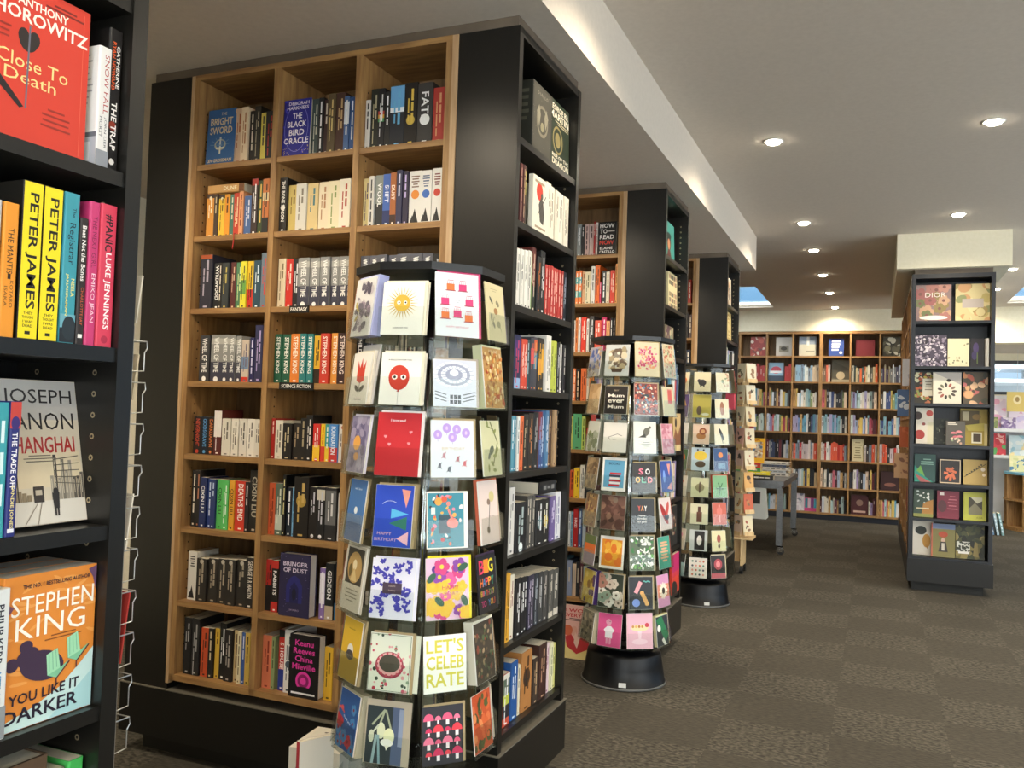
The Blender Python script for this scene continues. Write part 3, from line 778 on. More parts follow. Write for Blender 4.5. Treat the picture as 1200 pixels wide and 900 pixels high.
def c_bringer(a):
    a.rect(.01, .01, .99, .99, '2b2648'); a.text('BRINGER', .52, .84, .8, .07, 'd8cce0', bold=True, fit=True); a.text('OF DUST', .52, .74, .78, .07, 'd8cce0', bold=True, fit=True)
    a.poly([(.24, .22), (.24, .5), (.36, .62), (.5, .66), (.64, .62), (.76, .5), (.76, .22)], '2a2a70'); a.poly([(.36, .22), (.36, .46), (.5, .56), (.64, .46), (.64, .22)], '1c1c50')
    a.ell(.5, .36, .07, .1, '14142c'); a.text('J M MIRO', .5, .1, .5, .04, 'b0a0b8')
    for q in range(24): a.disc(rn.random(), rn.random(), .008, '9888c0', 6)
def c_elsewhere(a):
    a.rect(.005, .005, .995, .995, '131013'); p = 'e03ca0'
    for i, t in enumerate(('Keanu', 'Reeves', 'China', 'Mieville')): a.text(t, .5, .87-.125*i, (.62, .72, .6, .8)[i], .095, p, bold=True)
    a.disc(.5, .27, .26, p, 24); a.disc(.5, .27, .19, '8a1c60', 24); a.disc(.5, .27, .1, p, 18); a.ell(.5, .15, .26, .03, '131013')
    a.rect(.1, .055, .9, .085, 'f0ecec')
face('blue cover with a tan title and antlered emblem, first on the top shelf', .148, .237, .03, '2b5f98', c_bright, m_face(-2.602, NF[1]+.055, SZ[0], .05), hard=True)
face('indigo cover with white capitals, facing out in the middle bay, top shelf', .13, .232, .034, '24248c', c_oracle, m_face(-2.207, NF[1]+.055, SZ[0], .04), hard=True)
face('dark violet hardback with an arched doorway, facing out on the seventh oak shelf', .142, .238, .045, '2b2648', c_bringer, m_face(-2.119, NF[1]+.05, SZ[6], .0), hard=True, pages='ece6da')
face('black cover with magenta names, facing out on the bottom oak shelf', .136, .236, .045, '131013', c_elsewhere, m_face(-2.0575, NF[1]+.05, SZ[7], 0.0), hard=True, pages='ece6da')
o = book_at(.034, .188, .125, Matrix.Translation((-2.588, NF[1]+.036, SZ[1]+.2195)) @ Matrix.Rotation(PI/2, 4, 'Y') , 'd8a868', 'tan paperback lying flat across the tops of the orange and yellow paperbacks', None)
a = Art(.034, .188); a.text('DUNE', .5, .62, .36, .5, 'fbf0d0', PI/2, True); a.rect(.0, .86, 1, 1, '7a4a28'); a.build(lambda u, v, l: (u*.034, -l, v*.188), 'spine_print', o)
tag(o, 'tan paperback lying flat across the tops of the orange and yellow paperbacks', 'book')
rb = MB(); rb.tube([(-2.405, NF[1]+.028, SZ[1]+.004), (-2.405, NF[1]-.006, SZ[1]+.002), (-2.404, NF[1]-.007, SZ[1]-.03), (-2.408, NF[1]-.008, SZ[1]-.062)], .0022, mat('b83028', .7), 6)
tag(rb.build('ribbon_bookmark'), 'thin red ribbon hanging over the second oak shelf edge', 'bookmark')
# end cap face-outs
def c_box(a):
    a.rect(.0, .0, 1, 1, '3a3832'); a.rect(.05, .03, .95, .97, '4a473e'); a.text('D I A B L O', .5, .88, .8, .05, 'a8a490')
    a.disc(.5, .5, .3, '7a7462', 24); a.disc(.5, .5, .24, '4a473e', 24); a.disc(.5, .42, .09, '8a8468', 16); a.poly([(.2, .6), (.32, .72), (.4, .58), (.34, .4)], '8c8672'); a.poly([(.8, .6), (.68, .72), (.6, .58), (.66, .4)], '8c8672')
    for q in range(30): a.disc(rn.random(), rn.random(), .012, '6c6858', 6)
def c_dragon(a):
    a.rect(.0, .0, 1, 1, '2a3426'); a.text('GEORGE RR', .5, .9, .9, .09, 'e8e0c8', bold=True, fit=True); a.text('MARTIN', .52, .79, .9, .1, 'e8e0c8', bold=True, fit=True)
    a.rect(.3, .7, .95, .715, 'b8ac8c'); a.rect(.4, .67, .95, .683, 'b8ac8c'); a.disc(.42, .44, .24, '8a7c50', 26); a.disc(.42, .44, .2, '2a3426', 26); a.disc(.42, .44, .13, '8a7c50', 20)
    a.text('RISE OF THE', .55, .2, .8, .05, 'e8e0c8', bold=True, fit=True); a.text('DRAGON', .55, .11, .8, .09, 'e8e0c8', bold=True, fit=True)
face('dark slipcased volume with silver emblem, on top shelf of the black end', .2, .262, .07, '33322a', c_box, m_face(XE-.09, NF[1]+.185, ESZ[0], .0, PI/2), name='hardcover_book', pages='33322a', spine=lambda s: s.marks(rn, .2, .4, .8, .9, 5, '5a5848'))
face('large dark green cover leaning behind the slipcased volume on the black end', .238, .28, .03, '2a3426', c_dragon, m_face(XE-.06, NF[1]+.3935, ESZ[0], .03, PI/2), name='hardcover_book', hard=True)
def c_samurai(a):
    a.rect(0, 0, 1, 1, 'e6decb'); a.disc(.4, .74, .2, 'd03a28', 22); a.poly([(.45, .2), (.35, .5), (.5, .66), (.62, .6), (.72, .34), (.66, .16)], '4a4640'); a.line(.3, .3, .8, .72, .03, '3a3630'); a.disc(.55, .68, .07, '5a5048')
    a.rect(.1, .88, .7, .93, 'a08c70'); a.rect(.15, .06, .8, .1, 'a08c70')
face('cream cover with a red sun and a warrior, on the black end, second shelf', .165, .205, .02, 'e6decb', c_samurai, m_face(XE-.03, NF[1]+.19, ESZ[1], .0, PI/2))
book_at(.05, .19, .15, Matrix.Translation((XE-.03, NF[1]+.4, ESZ[5]+.242)) @ Matrix.Rotation(PI/2, 4, 'Z') @ Matrix.Rotation(PI/2, 4, 'Y') , '1a1a1c', 'black book lying flat on top of the sixth shelf books, black end', None, name='hardcover_book', hard=True,
        spine=Art(.05, .19).marks(rn, .3, .2, .7, .9, 3, '8a8a88', .7))
# second bookcase face-outs
def c_how(a):
    a.rect(0, 0, 1, 1, '171514')
    for i, (t, c) in enumerate((('HOW', 'f4f0ec'), ('TO', 'f4f0ec'), ('READ', 'f4f0ec'), ('NOW', 'd83a2c'))): a.text(t, .47 if t != 'TO' else .28, .88-.17*i, .8 if t != 'TO' else .4, .13, c, bold=True, fit=True)
    a.rect(.55, .7, .9, .72, 'f4f0ec'); a.text('ELAINE', .45, .2, .7, .08, 'f4f0ec', bold=True, fit=True); a.text('CASTILLO', .5, .09, .85, .08, 'f4f0ec', bold=True, fit=True)
face('black cover with large white capitals facing out, second bookcase, top shelf', .113, .205, .022, '171514', c_how, m_face(-1.601, NF[2]+.045, SZ[0], .04))
def c_portrait(a):
    a.rect(0, 0, 1, 1, '3f8a80'); a.ell(.42, .52, .2, .2, '2a2420'); a.ell(.42, .48, .13, .13, 'b8805c'); a.poly([(.2, .12), (.3, .34), (.55, .34), (.7, .12)], '5a2a24'); a.ell(.42, .68, .24, .07, '243430')
    a.rect(.1, .05, .8, .16, 'd8e4d8')
face('teal cover with a portrait, on the black end of the second bookcase', .27, .275, .02, '3f8a80', c_portrait, m_face(XE-.09, NF[2]+.3, ESZ[0], .04, PI/2))
def c_grid(a):
    a.rect(0, 0, 1, 1, 'ded0a0')
    for i in range(5):
        for j in range(6):
            if j != 3: a.rect(.1+i*.17, .08+j*.15, .22+i*.17, .19+j*.15, rn.choice(['3a3430', '6a4a38', '8a6a50', 'c89878', '4a5048']))
face('cream cover with a grid of dark squares, second bookcase end', .25, .245, .02, 'ded0a0', c_grid, m_face(XE-.07, NF[2]+.34, ESZ[1], .03, PI/2))
def c_zebra(a):
    a.rect(0, 0, 1, 1, 'e8e6e0')
    for i in range(16): a.rect(.1, .03+i*.06, .9, .06+i*.06, '1c1a1a')
book_at(.05, .24, .16, m_end(XE-.03, NF[2]+.06, ESZ[1]), 'e4e2dc', 'black and white striped spine beside the cream grid cover, second bookcase end', None, spine=(lambda a: (c_zebra(a), a)[1])(Art(.05, .24)), name='hardcover_book')
book_at(.022, .262, .16, m_end(XE-.02, NF[2]+.05, ESZ[0]), 'c8a090', 'tall pink spine at the edge of the teal portrait cover', None, name='hardcover_book')
def blobs(cols, n, r0=.06, r1=.16):
    def f(a):
        a.rect(0, 0, 1, 1, cols[0])
        for q in range(n): a.ell(rn.uniform(.1, .9), rn.uniform(.1, .9), rn.uniform(r0, r1), rn.uniform(r0, r1)*.8, rn.choice(cols[1:]), 10, rot=rn.random()*3)
    return f
face('floral patterned cover on the second bookcase end, third shelf', .24, .2, .02, '8a7a60', blobs(['8a7a60', 'b8a888', '5a5a48', 'c8b890', '6a4a50', '98a080'], 40), m_face(XE-.07, NF[2]+.28, ESZ[2], .03, PI/2))
face('tan cover with brown hills and yellow pages, second bookcase end', .22, .24, .03, 'c8a060', lambda a: a.rect(0, 0, 1, 1, 'd0b078').poly([(0, .3), (.3, .6), (.6, .42), (1, .7), (1, 0), (0, 0)], '8a5838').ell(.35, .75, .14, .12, '3a2a22').rect(0, 0, 1, .16, 'd8c088'), m_face(XE-.04, NF[2]+.4, ESZ[4], .03, PI/2))
face('dark cover with a floral wreath low on the second bookcase end', .2, .25, .02, '282622', lambda a: (blobs(['282622', '3a3430', '2e2c28'], 8)(a), [a.disc(.5+.25*math.cos(t), .5+.2*math.sin(t), .06, c, 8) for t, c in zip([x*.63 for x in range(10)], ['c8a078', '8a6a58', 'd8c0a0', 'a05848', '6a7a58']*2)]), m_face(XE-.04, NF[2]+.43, ESZ[6], .03, PI/2))
face('red cover with a magenta top, lowest on the second bookcase end', .2, .25, .02, 'd84030', lambda a: a.rect(0, .5, 1, 1, 'c02868').rect(0, .42, 1, .55, 'd03a4a').ell(.2, .1, .5, .22, '2a2420'), m_face(XE-.02, NF[2]+.43, ESZ[7], .02, PI/2))
# poster sized book on the floor against the second plinth
def c_pink(a):
    a.rect(0, 0, 1, 1, 'e8b8b0'); a.rect(0, 0, 1, .3, 'ecd890'); a.text('I WORK', .5, .9, .84, .07, 'c83038', bold=True, fit=True); a.text('EVERYDAY', .5, .81, .9, .07, 'c83038', bold=True, fit=True)
    a.marks(rn, .1, .7, .9, .76, 2, '5a4040'); a.poly([(.2, .22), (.14, .4), (.3, .46), (.48, .3), (.62, .44), (.86, .38), (.8, .2), (.5, .1)], 'c03438'); a.ell(.38, .52, .1, .09, 'e0a898'); a.ell(.2, .52, .14, .1, 'd06a48'); a.poly([(.42, .5), (.56, .36), (.5, .2), (.4, .3)], 'e8c0b0'); a.poly([(.6, .5), (.66, .6), (.8, .5), (.7, .42)], 'e8d080')
face('pink and yellow cover with a red-clad figure, standing on the floor', .215, .31, .018, 'e8b8b0', c_pink, m_face(-1.735, NF[2]-.075, .0, .16))
# third bookcase end
face('patterned grey and cream cover at top of the third bookcase end', .22, .26, .03, 'b0a898', blobs(['b8ae9c', '8a8070', 'e0d8c8', '6a5a4a', 'c8a078'], 24), m_face(XE-.07, NF[3]+.25, ESZ[0], .03, PI/2))
face('gold swirl cover facing out on the third bookcase end', .26, .26, .02, 'b8a060', lambda a: [a.rect(0, 0, 1, 1, 'b8a060')]+[a.disc(.45, .5, .62-.06*i, ['d8c890', 'a88c50'][i % 2], 24) for i in range(9)], m_face(XE-.06, NF[3]+.26, ESZ[1], .03, PI/2))
book_at(.06, .24, .16, m_end(XE-.0, NF[3]+.52, ESZ[3]), 'c84858', 'bright pinkish red spine jutting from the third bookcase end', None, name='hardcover_book')
for i, (x, w, h, c, k) in enumerate(((-1.62, .03, .2, 'd86a40', 0), (-1.585, .034, .215, 'c8502c', 0), (-1.548, .03, .2, 'e07840', 0), (-1.514, .028, .2, 'b83828', 0), (-1.6, .028, .21, '30282a', 1), (-1.568, .03, .2, 'e0d8cc', 1), (-1.535, .03, .21, '282426', 1), (-1.5, .026, .2, '5a4a48', 1), (-1.58, .03, .2, '3a3a44', 2), (-1.546, .028, .2, 'd8d8dc', 2), (-1.514, .032, .2, '30384a', 2))):
    a = Art(w, h).marks(rn, .3, .2, .7, .9, 3, 'e8e0d0' if cname(c) not in ('white', 'cream') else '404040', .8)
    book_at(w, h, .13, m_front(x, NF[3]+.03, SZ[k]), c, '%s spine on the %s shelf of the third bookcase, %s from left' % (cname(c), SHELF[k], ORD[i % 4]), 'spines in the third bookcase', spine=a)

# ---- genre signs clipped to the oak shelf edges
def sign(x0, x1, z, t, label):
    b = MB(); b.box(x0, x1, NF[1]-.0045, NF[1]-.0002, z-.026, z+.002, mat('121110', .5)); o = b.build('shelf_sign')
    a = Art(x1-x0, .028); a.text(t, .5, .5, .86, .5, 'f0ece4', bold=True, fit=True); a.build(lambda u, v, l: (x0+u*(x1-x0), NF[1]-.0045-l, z-.026+v*.028), 'lettering', o)
    tag(o, label, 'sign')
sign(-2.117, -2.026, SZ[2], 'FANTASY', 'small black shelf label reading FANTASY')
sign(-2.151, -1.99, SZ[3], 'SCIENCE FICTION', 'small black shelf label reading SCIENCE FICTION')

# ---- closest bookcase end
XB0 = XE-.03
def s_simple(tt, tc, extra=None, bold=True, span=.6, at=.55):
    def f(s):
        if extra: extra(s)
        s.text(tt, .5, at, span, .62, tc, -PI/2, bold, True)
    return f
def near_book(y, w, h, d, z, cover, label, sp, x=None, hard=False, front=None):
    a = Art(w, h); sp(a); b = None
    if front: b = Art(d, h); front(b)
    return book_at(w, h, d, m_end(XB0 if x is None else x, y, z), cover, label, None, spine=a, hard=hard, name='hardcover_book' if hard else 'paperback_book')
def c_close(a):
    a.rect(0, 0, 1, 1, 'd23c2a'); a.rect(.93, .03, .935, .97, 'e06a50')
    a.marks(rn, .5, .9, .95, .95, 2, '7a2018'); a.text('ANTHONY', .5, .875, .52, .055, 'f6efe2', bold=True, fit=True); a.text('HOROWITZ', .5, .79, .96, .085, 'f6efe2', bold=True, fit=True)
    a.text('Close To', .42, .5, .72, .085, 'f0d890', fit=True); a.text('Death', .4, .405, .52, .075, 'f0d890', fit=True)
    a.ell(.36, .66, .1, .09, '2a2220', 20, PI, 2*PI); a.ell(.31, .66, .055, .05, '2a2220', 12); a.ell(.42, .66, .055, .05, '2a2220', 12); a.line(.37, .74, .36, .22, .018, '6a6a78'); a.poly([(.0, .42), (.06, .4), (.34, .225), (.3, .21), (.0, .36)], '221a1c')
    a.marks(rn, .5, .14, .85, .28, 4, '9a2c20', .35); a.marks(rn, .02, .6, .2, .7, 3, '9a2c20', .35)
face('bright red cover with a dart and cream lettering, on the closest bookcase', .168, .246, .03, 'd23c2a', c_close, m_face(XE-.052, .832, ESZ[2], .0, PI/2))
snow = near_book(1.013, .025, .2, .135, ESZ[2], 'e4e2e0', 'white paperback with a red title beside the bright red cover', lambda s: (s.rect(0, 0, 1, .14, '8c9098'), s.text('SNOW FALL', .62, .69, .5, .36, 'b04a48', -PI/2, False, True), s.text('JORN LIER', .66, .29, .26, .22, '50545c', -PI/2, False, True), s.text('HORST', .3, .33, .17, .2, '50545c', -PI/2, False, True)), x=XE-.012)
A = Art(.135, .2); A.marks(rn, .55, .5, .92, .95, 9, 'a8a8ac', .3).rect(0, 0, 1, .26, 'b4b8c0').rect(0, .24, 1, .28, '6a6e76').rect(.6, .04, .9, .2, 'dcdee2')
A.build(lambda u, v, l: (-l, (1-u)*.135, v*.2), 'back_print', snow)
near_book(1.039, .0265, .242, .155, ESZ[2], '1b1817', 'tall black paperback with orange and white lettering, last by the closest upright', lambda s: (s.text('CATHERINE', .68, .74, .3, .26, 'f4f0ea', -PI/2, True, True), s.text('RYAN HOWARD', .36, .74, .34, .26, 'e8622c', -PI/2, True, True), s.disc(.45, .32, .3, '8a3018', 10), s.text('THE TRAP', .52, .32, .34, .42, 'f6f2ee', -PI/2, True, True), s.disc(.5, .07, .22, 'e8e4e0', 7)), x=XE-.02)
B0 = [(.852, .026, .2, 'c8c6c2', 'grey white spine at the frame edge, closest bookcase', lambda s: (s.rect(0, 0, 1, .25, '3a3a3c'), s.text('THREE ASSASSINS', .5, .6, .62, .3, '2a2a2c', -PI/2, False, True))),
 (.881, .0255, .2, 'e8962c', 'orange spine with black title beside the first yellow spine', lambda s: (s.text('THE MANTIS', .5, .64, .34, .38, '2a1c10', -PI/2, False, True), s.text('KOTARO', .68, .32, .2, .2, '5a3414', -PI/2, False, True), s.text('ISAKA', .32, .3, .15, .2, '5a3414', -PI/2, False, True), s.rect(.4, .43, .6, .47, '2a1c10'))),
 (.912, .0325, .24, 'f2dc1e', 'thick yellow spine with black capitals, nearer of two alike', None), (.9475, .0325, .24, 'f2dc1e', 'thick yellow spine with black capitals beside the teal spine', None),
 (.985, .0285, .24, '3c98a8', 'teal spine fading to black hills, beside the yellow pair', lambda s: (s.rect(0, 0, 1, .1, '182028'), s.rect(0, .1, 1, .19, '6aa8b8'), s.ell(.6, .1, .45, .08, '202c34', 14), s.text('The', .62, .87, .08, .22, '16222c', -PI/2), s.text('Registrar', .5, .66, .28, .5, '16222c', -PI/2, False, True), s.text('NEELA', .72, .37, .12, .22, 'e8e080', -PI/2, True, True), s.text('JANAKIRAMAN', .34, .32, .28, .2, 'e8e080', -PI/2, True, True))),
 (1.0155, .0165, .205, '2a2321', 'slim black spine with white and orange lettering between teal and magenta', lambda s: (s.text('Beat Not the Bones', .5, .72, .44, .5, 'f0ece8', -PI/2, True, True), s.text('CHARLOTTE JAY', .5, .3, .3, .4, 'd06038', -PI/2, False, True), s.rect(.25, .05, .75, .08, 'f0ece8'))),
 (1.0335, .0205, .236, 'c83a72', 'magenta spine with thin pink lettering beside the coral pink spine', lambda s: (s.text('THE NEXT GIRL', .5, .72, .36, .42, '7a1c44', -PI/2, False, True), s.text('EMIKO JEAN', .5, .33, .34, .46, 'f4d8e2', -PI/2, False, True))),
 (1.0555, .0335, .238, 'd8405a', 'coral pink spine with black and white capitals, last of its shelf', lambda s: (s.text('#PANIC', .5, .8, .26, .5, '241c20', -PI/2, True, True), s.text('LUKE JENNINGS', .5, .39, .54, .44, 'f8f2f2', -PI/2, True, True), s.disc(.5, .05, .2, 'b02c48')))]
def s_peter(s):
    s.rect(0, 0, 1, 1, 'f2dc1e')
    s.text('PETER JAMES', .5, .56, .74, .62, '181610', -PI/2, True, True)
    for i, t in enumerate(('THEY', 'THOUGHT', 'I WAS', 'DEAD')): s.text(t, .5, .165-.027*i, .62, .017, '2a2612', 0, True)
    s.rect(.36, .03, .64, .05, '2a2612')
for y, w, h, c, l, f in B0: near_book(y*.978, w*.977, h, .15, ESZ[3], '1c1a16' if f is None else c, l, f or s_peter, x=XE-.013)
def c_shanghai(a):
    a.rect(0, 0, 1, 1, 'd0c4ae'); a.rect(0, .72, 1, 1, 'b8b4ae'); a.rect(0, .0, 1, .16, 'd8d2c6'); a.rect(.02, .25, .98, .5, 'd8c8a8')
    a.text('JOSEPH', .56, .87, .76, .13, '1e1a1a', fit=True); a.text('KANON', .54, .71, .8, .12, '1e1a1a', fit=True); a.text('SHANGHAI', .56, .545, .74, .115, 'b02c2a', bold=True, fit=True)
    for i in range(9):
        h = rn.uniform(.12, .3); u = .62+.042*i; a.rect(u, .16, u+.036, .18+h, rn.choice(['7a7468', '5e5850', '989082', '484440'])); a.rect(u+.008, .2, u+.016, .16+h, 'c8bea8')
    for i in range(6): u = .1+.05*i; a.rect(u, .16, u+.045, .28-.015*i, rn.choice(['6a5c48', '8a7a60', '544a3c']))
    a.line(.26, .16, .26, .42, .01, '3a342c'); a.rect(.42, .15, .53, .26, '38302a'); a.rect(.44, .2, .51, .235, 'b8ac98'); a.ell(.66, .22, .028, .024, '2a2624'); a.poly([(.62, .21), (.7, .21), (.69, .1), (.63, .1)], '2c2826'); a.line(.645, .1, .645, .05, .02, '2c2826'); a.line(.675, .1, .675, .05, .02, '2c2826')
    a.line(.3, .0, .46, .15, .008, '8a8070'); a.line(.44, .0, .5, .15, .008, '8a8070'); a.marks(rn, .34, .42, .7, .48, 3, '6a6256', .3)
    for i in range(5): a.line(.66, .44-.04*i, .95, .46-.05*i, .008, '5a544a')
face('grey cover with a sepia street scene and red title, closest bookcase', .166, .236, .03, 'd0c4ae', c_shanghai, m_face(XE-.08, .9, ESZ[4], .2, PI/2), pages='cfc6b0')
near_book(.886, .0175, .202, .13, ESZ[4], '262c72', 'dark blue spine with a red top in front of the sepia cover', lambda s: (s.rect(0, .8, 1, 1, 'c04038'), s.ell(.5, .84, .4, .05, '3a2a70'), s.text('THE TRADE OFF', .5, .56, .42, .5, 'f0eef4', -PI/2, True, True), s.text('SANDIE JONES', .5, .22, .32, .4, 'e8d890', -PI/2, True, True), s.rect(.2, .03, .8, .06, 'e8e8f0')), x=XE-.01)
near_book(.866, .0185, .2, .13, ESZ[4], '3a9aa4', 'teal spine just inside the frame beside the dark blue spine', lambda s: s.marks(rn, .3, .2, .7, .9, 3, 'd8eef0', .7), x=XE-.01)
def c_darker(a):
    a.rect(0, 0, 1, 1, 'e08a34')
    for q in range(26): a.ell(rn.random(), rn.uniform(.25, 1), .1, .012, 'eaa050', 8, rot=rn.uniform(-.6, .6))
    a.poly([(0, 0), (0, .06), (.35, .12), (.62, .2), (.86, .33), (1, .42), (1, 0)], 'c4e0dc'); a.poly([(.5, 0), (.7, .1), (1, .26), (1, 0)], 'a8d2d4')
    for b_ in (.0, .06): a.poly([(.9+b_*.5, .97), (1, .86-b_), (1, .99)], '6a4a6a'); a.poly([(0, .72+b_), (.1, .8), (.0, .84)], '7a5068')
    a.text('THE NO. 1 BESTSELLING AUTHOR', .55, .925, .74, .028, '2a2030', bold=True, fit=True); a.text('STEPHEN', .52, .8, .9, .125, 'fbf4e6', fit=True); a.text('KING', .5, .65, .76, .14, 'fbf4e6', fit=True)
    a.marks(rn, .42, .53, .86, .575, 2, '8a5020', .35)
    p = '3e2c44'; a.ell(.42, .38, .24, .1, p, 22, rot=-.25); a.ell(.26, .46, .12, .06, p, rot=.3); a.ell(.1, .43, .07, .045, p); a.ell(.24, .53, .07, .04, p)
    for dx, dy in ((.48, .34), (.7, .42)):
        a.poly([(dx, dy-.04), (dx-.02, dy+.1), (dx+.1, dy+.13), (dx+.14, dy-.01)], '9ed8b0'); a.poly([(dx, dy-.04), (dx+.14, dy-.01), (dx+.24, dy+.03), (dx+.1, dy-.07)], '7ec098')
        for k in range(3): a.line(dx+.02+.04*k, dy-.02+.01*k, dx+.01+.035*k, dy+.1+.01*k, .006, '6aa884')
        a.line(dx+.1, dy-.07, dx+.1, dy-.12, .015, '5a3030'); a.line(dx+.1, dy-.075, dx+.24, dy+.02, .014, '5a3030')
    a.text('YOU LIKE IT', .46, .2, .76, .07, '221a2c', bold=True, fit=True); a.text('DARKER', .43, .095, .8, .09, '221a2c', bold=True, fit=True)
for i in range(3):
    face(('orange cover with two green deck chairs facing out, closest bookcase', 'second copy directly behind the orange deck chair cover', 'third copy behind the orange deck chair cover')[i], .164, .234, .04, 'e08a34', c_darker if i == 0 else None, m_face(XE-.062-.041*i, .9005, ESZ[5], .0, PI/2), pages='c4beb2')
near_book(.872, .03, .222, .13, ESZ[5], 'd8dcdc', 'pale spine with navy and blue lettering at the frame edge', lambda s: (s.rect(0, 0, 1, .22, '8a8f92'), s.text('PHILIP KERR', .5, .7, .4, .36, '1a2030', -PI/2, True, True), s.text('METROPOLIS', .5, .3, .3, .36, '3a80b0', -PI/2, True, True)), x=XE-.01)
near_book(1.036, .028, .222, .15, ESZ[6], '48b858', 'bright green spine just above the frame bottom, closest bookcase', lambda s: s.text('JO', .5, .86, .1, .5, 'e8f4e8', -PI/2, True, True), x=XE-.03)
near_book(1.002, .031, .214, .15, ESZ[6], '8a8480', 'grey backed book beside the bright green spine', lambda s: s.marks(rn, .3, .2, .7, .9, 3, 'e0dcd4', .7), x=XE-.035)
near_book(.912, .084, .25, .17, ESZ[6], '5a4634', 'thick brown book at the very bottom of the closest bookcase', lambda s: s.marks(rn, .3, .2, .7, .9, 3, 'c8b890', .7), x=XE-.03, hard=True)
# wire card holders fixed to the far side of the closest bookcase
r = empty('wire_card_rack', (XE-.06, NF[0]+DEP+.0045, 0), 'thin wire card rack sticking out past the closest bookcase edge', 'card rack')
for k in range(10):
    z = 1.555-k*.0725+(.0 if k else 0); b = MB()
    b.tube([(0, 0, z), (0, .034, z), (0, .036, z-.012), (0, .03, z-.02), (0, .03, z-.052), (0, .0, z-.054)], .0012, M_WIRE, 6)
    b.tube([(.05, 0, z), (.05, .034, z), (.05, .036, z-.012), (.05, .03, z-.02), (.05, .03, z-.052), (.05, .0, z-.054)], .0012, M_WIRE, 6); b.tube([(0, .034, z), (.05, .034, z)], .0012, M_WIRE, 6)
    b.build('wire_hook', r)
for b in (0, .05):
    w = MB(); w.tube([(b, .004, 1.58), (b, .004, .82)], .0015, M_WIRE, 6); w.build('rail', r)
for i, (z, h, c, l) in enumerate(((1.585, .085, 'd8d0bc', 'cream leaflet poking out of the top of the wire rack'), (1.452, .08, 'c8b89a', 'tan leaflet in the wire rack, second from top'), (1.19, .1, 'dcd4c4', 'pale card leaning out of the middle of the wire rack'), (1.0, .12, 'a83028', 'red card low in the wire rack'))):
    b = MB(); b.box(-.048, -.002, 0, .003, 0, h, mat(c, .7)); o = b.build('leaflet'); o.location = (XE-.008, NF[0]+DEP+.012, z); o.rotation_euler.x = -.12; tag(o, l, 'leaflet')

# ------------------------------------------------------------------ revolving card spinners
ROWZ = [1.667, 1.463, 1.258, 1.053, .848, .641, .436, .23]
NS = 9; RB, RT, RBACK = .238, .218, .156
def spinner(cx, cy, off, label):
    a0 = math.atan2(-cy, -cx)+math.radians(off); r = empty('card_spinner', (cx, cy, 0), label, 'card spinner', 'black based revolving card spinners')
    b = MB(); b.lathe([(.226, 0), (.232, .004), (.232, .014), (.224, .02), (.212, .1), (.202, .16), (.196, .172), (.1, .176)], M_SPBLACK, 56); base = b.build('base', r, True)
    b = MB(); b.lathe([(.2325, .015), (.2345, .012), (.2345, .006), (.2325, .003)], mat('5a5a58', .4), 56); b.build('rim', base, True)
    pl = MB(); n = a0-.02
    for i in range(2):
        pass
    t = Vector((-math.sin(n), math.cos(n), 0)); c = Vector((math.cos(n), math.sin(n), 0))
    q = [c*.2305+t*s+Vector((0, 0, z)) for s, z in ((-.02, .022), (.02, .022), (.02, .044), (-.02, .044))]; q2 = [v-c*.012 for v in q]
    pl.add(q2+[v-c*(.001 if i < 2 else .0035) for i, v in enumerate(q)], [(4, 5, 6, 7), (0, 1, 5, 4), (1, 2, 6, 5), (2, 3, 7, 6), (3, 0, 4, 7), (3, 2, 1, 0)], mat('c8c8c4', .4)); pl.build('maker_plate', base)
    b = MB(); b.lathe([(.018, .17), (.018, 1.885)], M_CHROME, 20); b.build('centre_pole', r, True)
    b = MB(); b.lathe([(.09, .176), (.09, .2), (.19, .204), (.19, .212)], M_SPBLACK, 36); b.build('turntable', r, True)
    ph = a0+math.radians(20); pts = [(.236*math.cos(ph+2*PI*(i-.5)/NS), .236*math.sin(ph+2*PI*(i-.5)/NS)) for i in range(NS)]
    b = MB(); b.prism(pts, 1.862, 1.885, mat('17181a', .35)); b.build('top_plate', r)
    for i in range(NS):
        a = ph+2*PI*i/NS; n = Vector((math.cos(a), math.sin(a), 0)); t = Vector((-math.sin(a), math.cos(a), 0)); z = Vector((0, 0, 1)); h = .0705
        b = MB()
        def slab(r0, z0, r1, z1, th=.002, w=h):
            d = Vector((r1-r0, z1-z0)); d.normalize(); nr, nz = -d[1]*th, d[0]*th
            P = [(r0, z0), (r1, z1), (r1+nr, z1+nz), (r0+nr, z0+nz)]
            vs = [n*pr+z*pz+t*s for s in (-w, w) for pr, pz in P]
            b.add(vs, [(0, 1, 2, 3), (7, 6, 5, 4), (0, 4, 5, 1), (1, 5, 6, 2), (2, 6, 7, 3), (3, 7, 4, 0)], M_ACRYLIC)
        slab(RBACK-.004, .208, RBACK-.004, 1.862, .002, .054)
        for rz in ROWZ: slab(RBACK-.005, rz-.0068, RB+.012, rz-.0072); slab(RB+.012, rz-.0072, RB+.006, rz+.082)
        b.build('pocket_strip', r)
    return r, cx, cy, a0
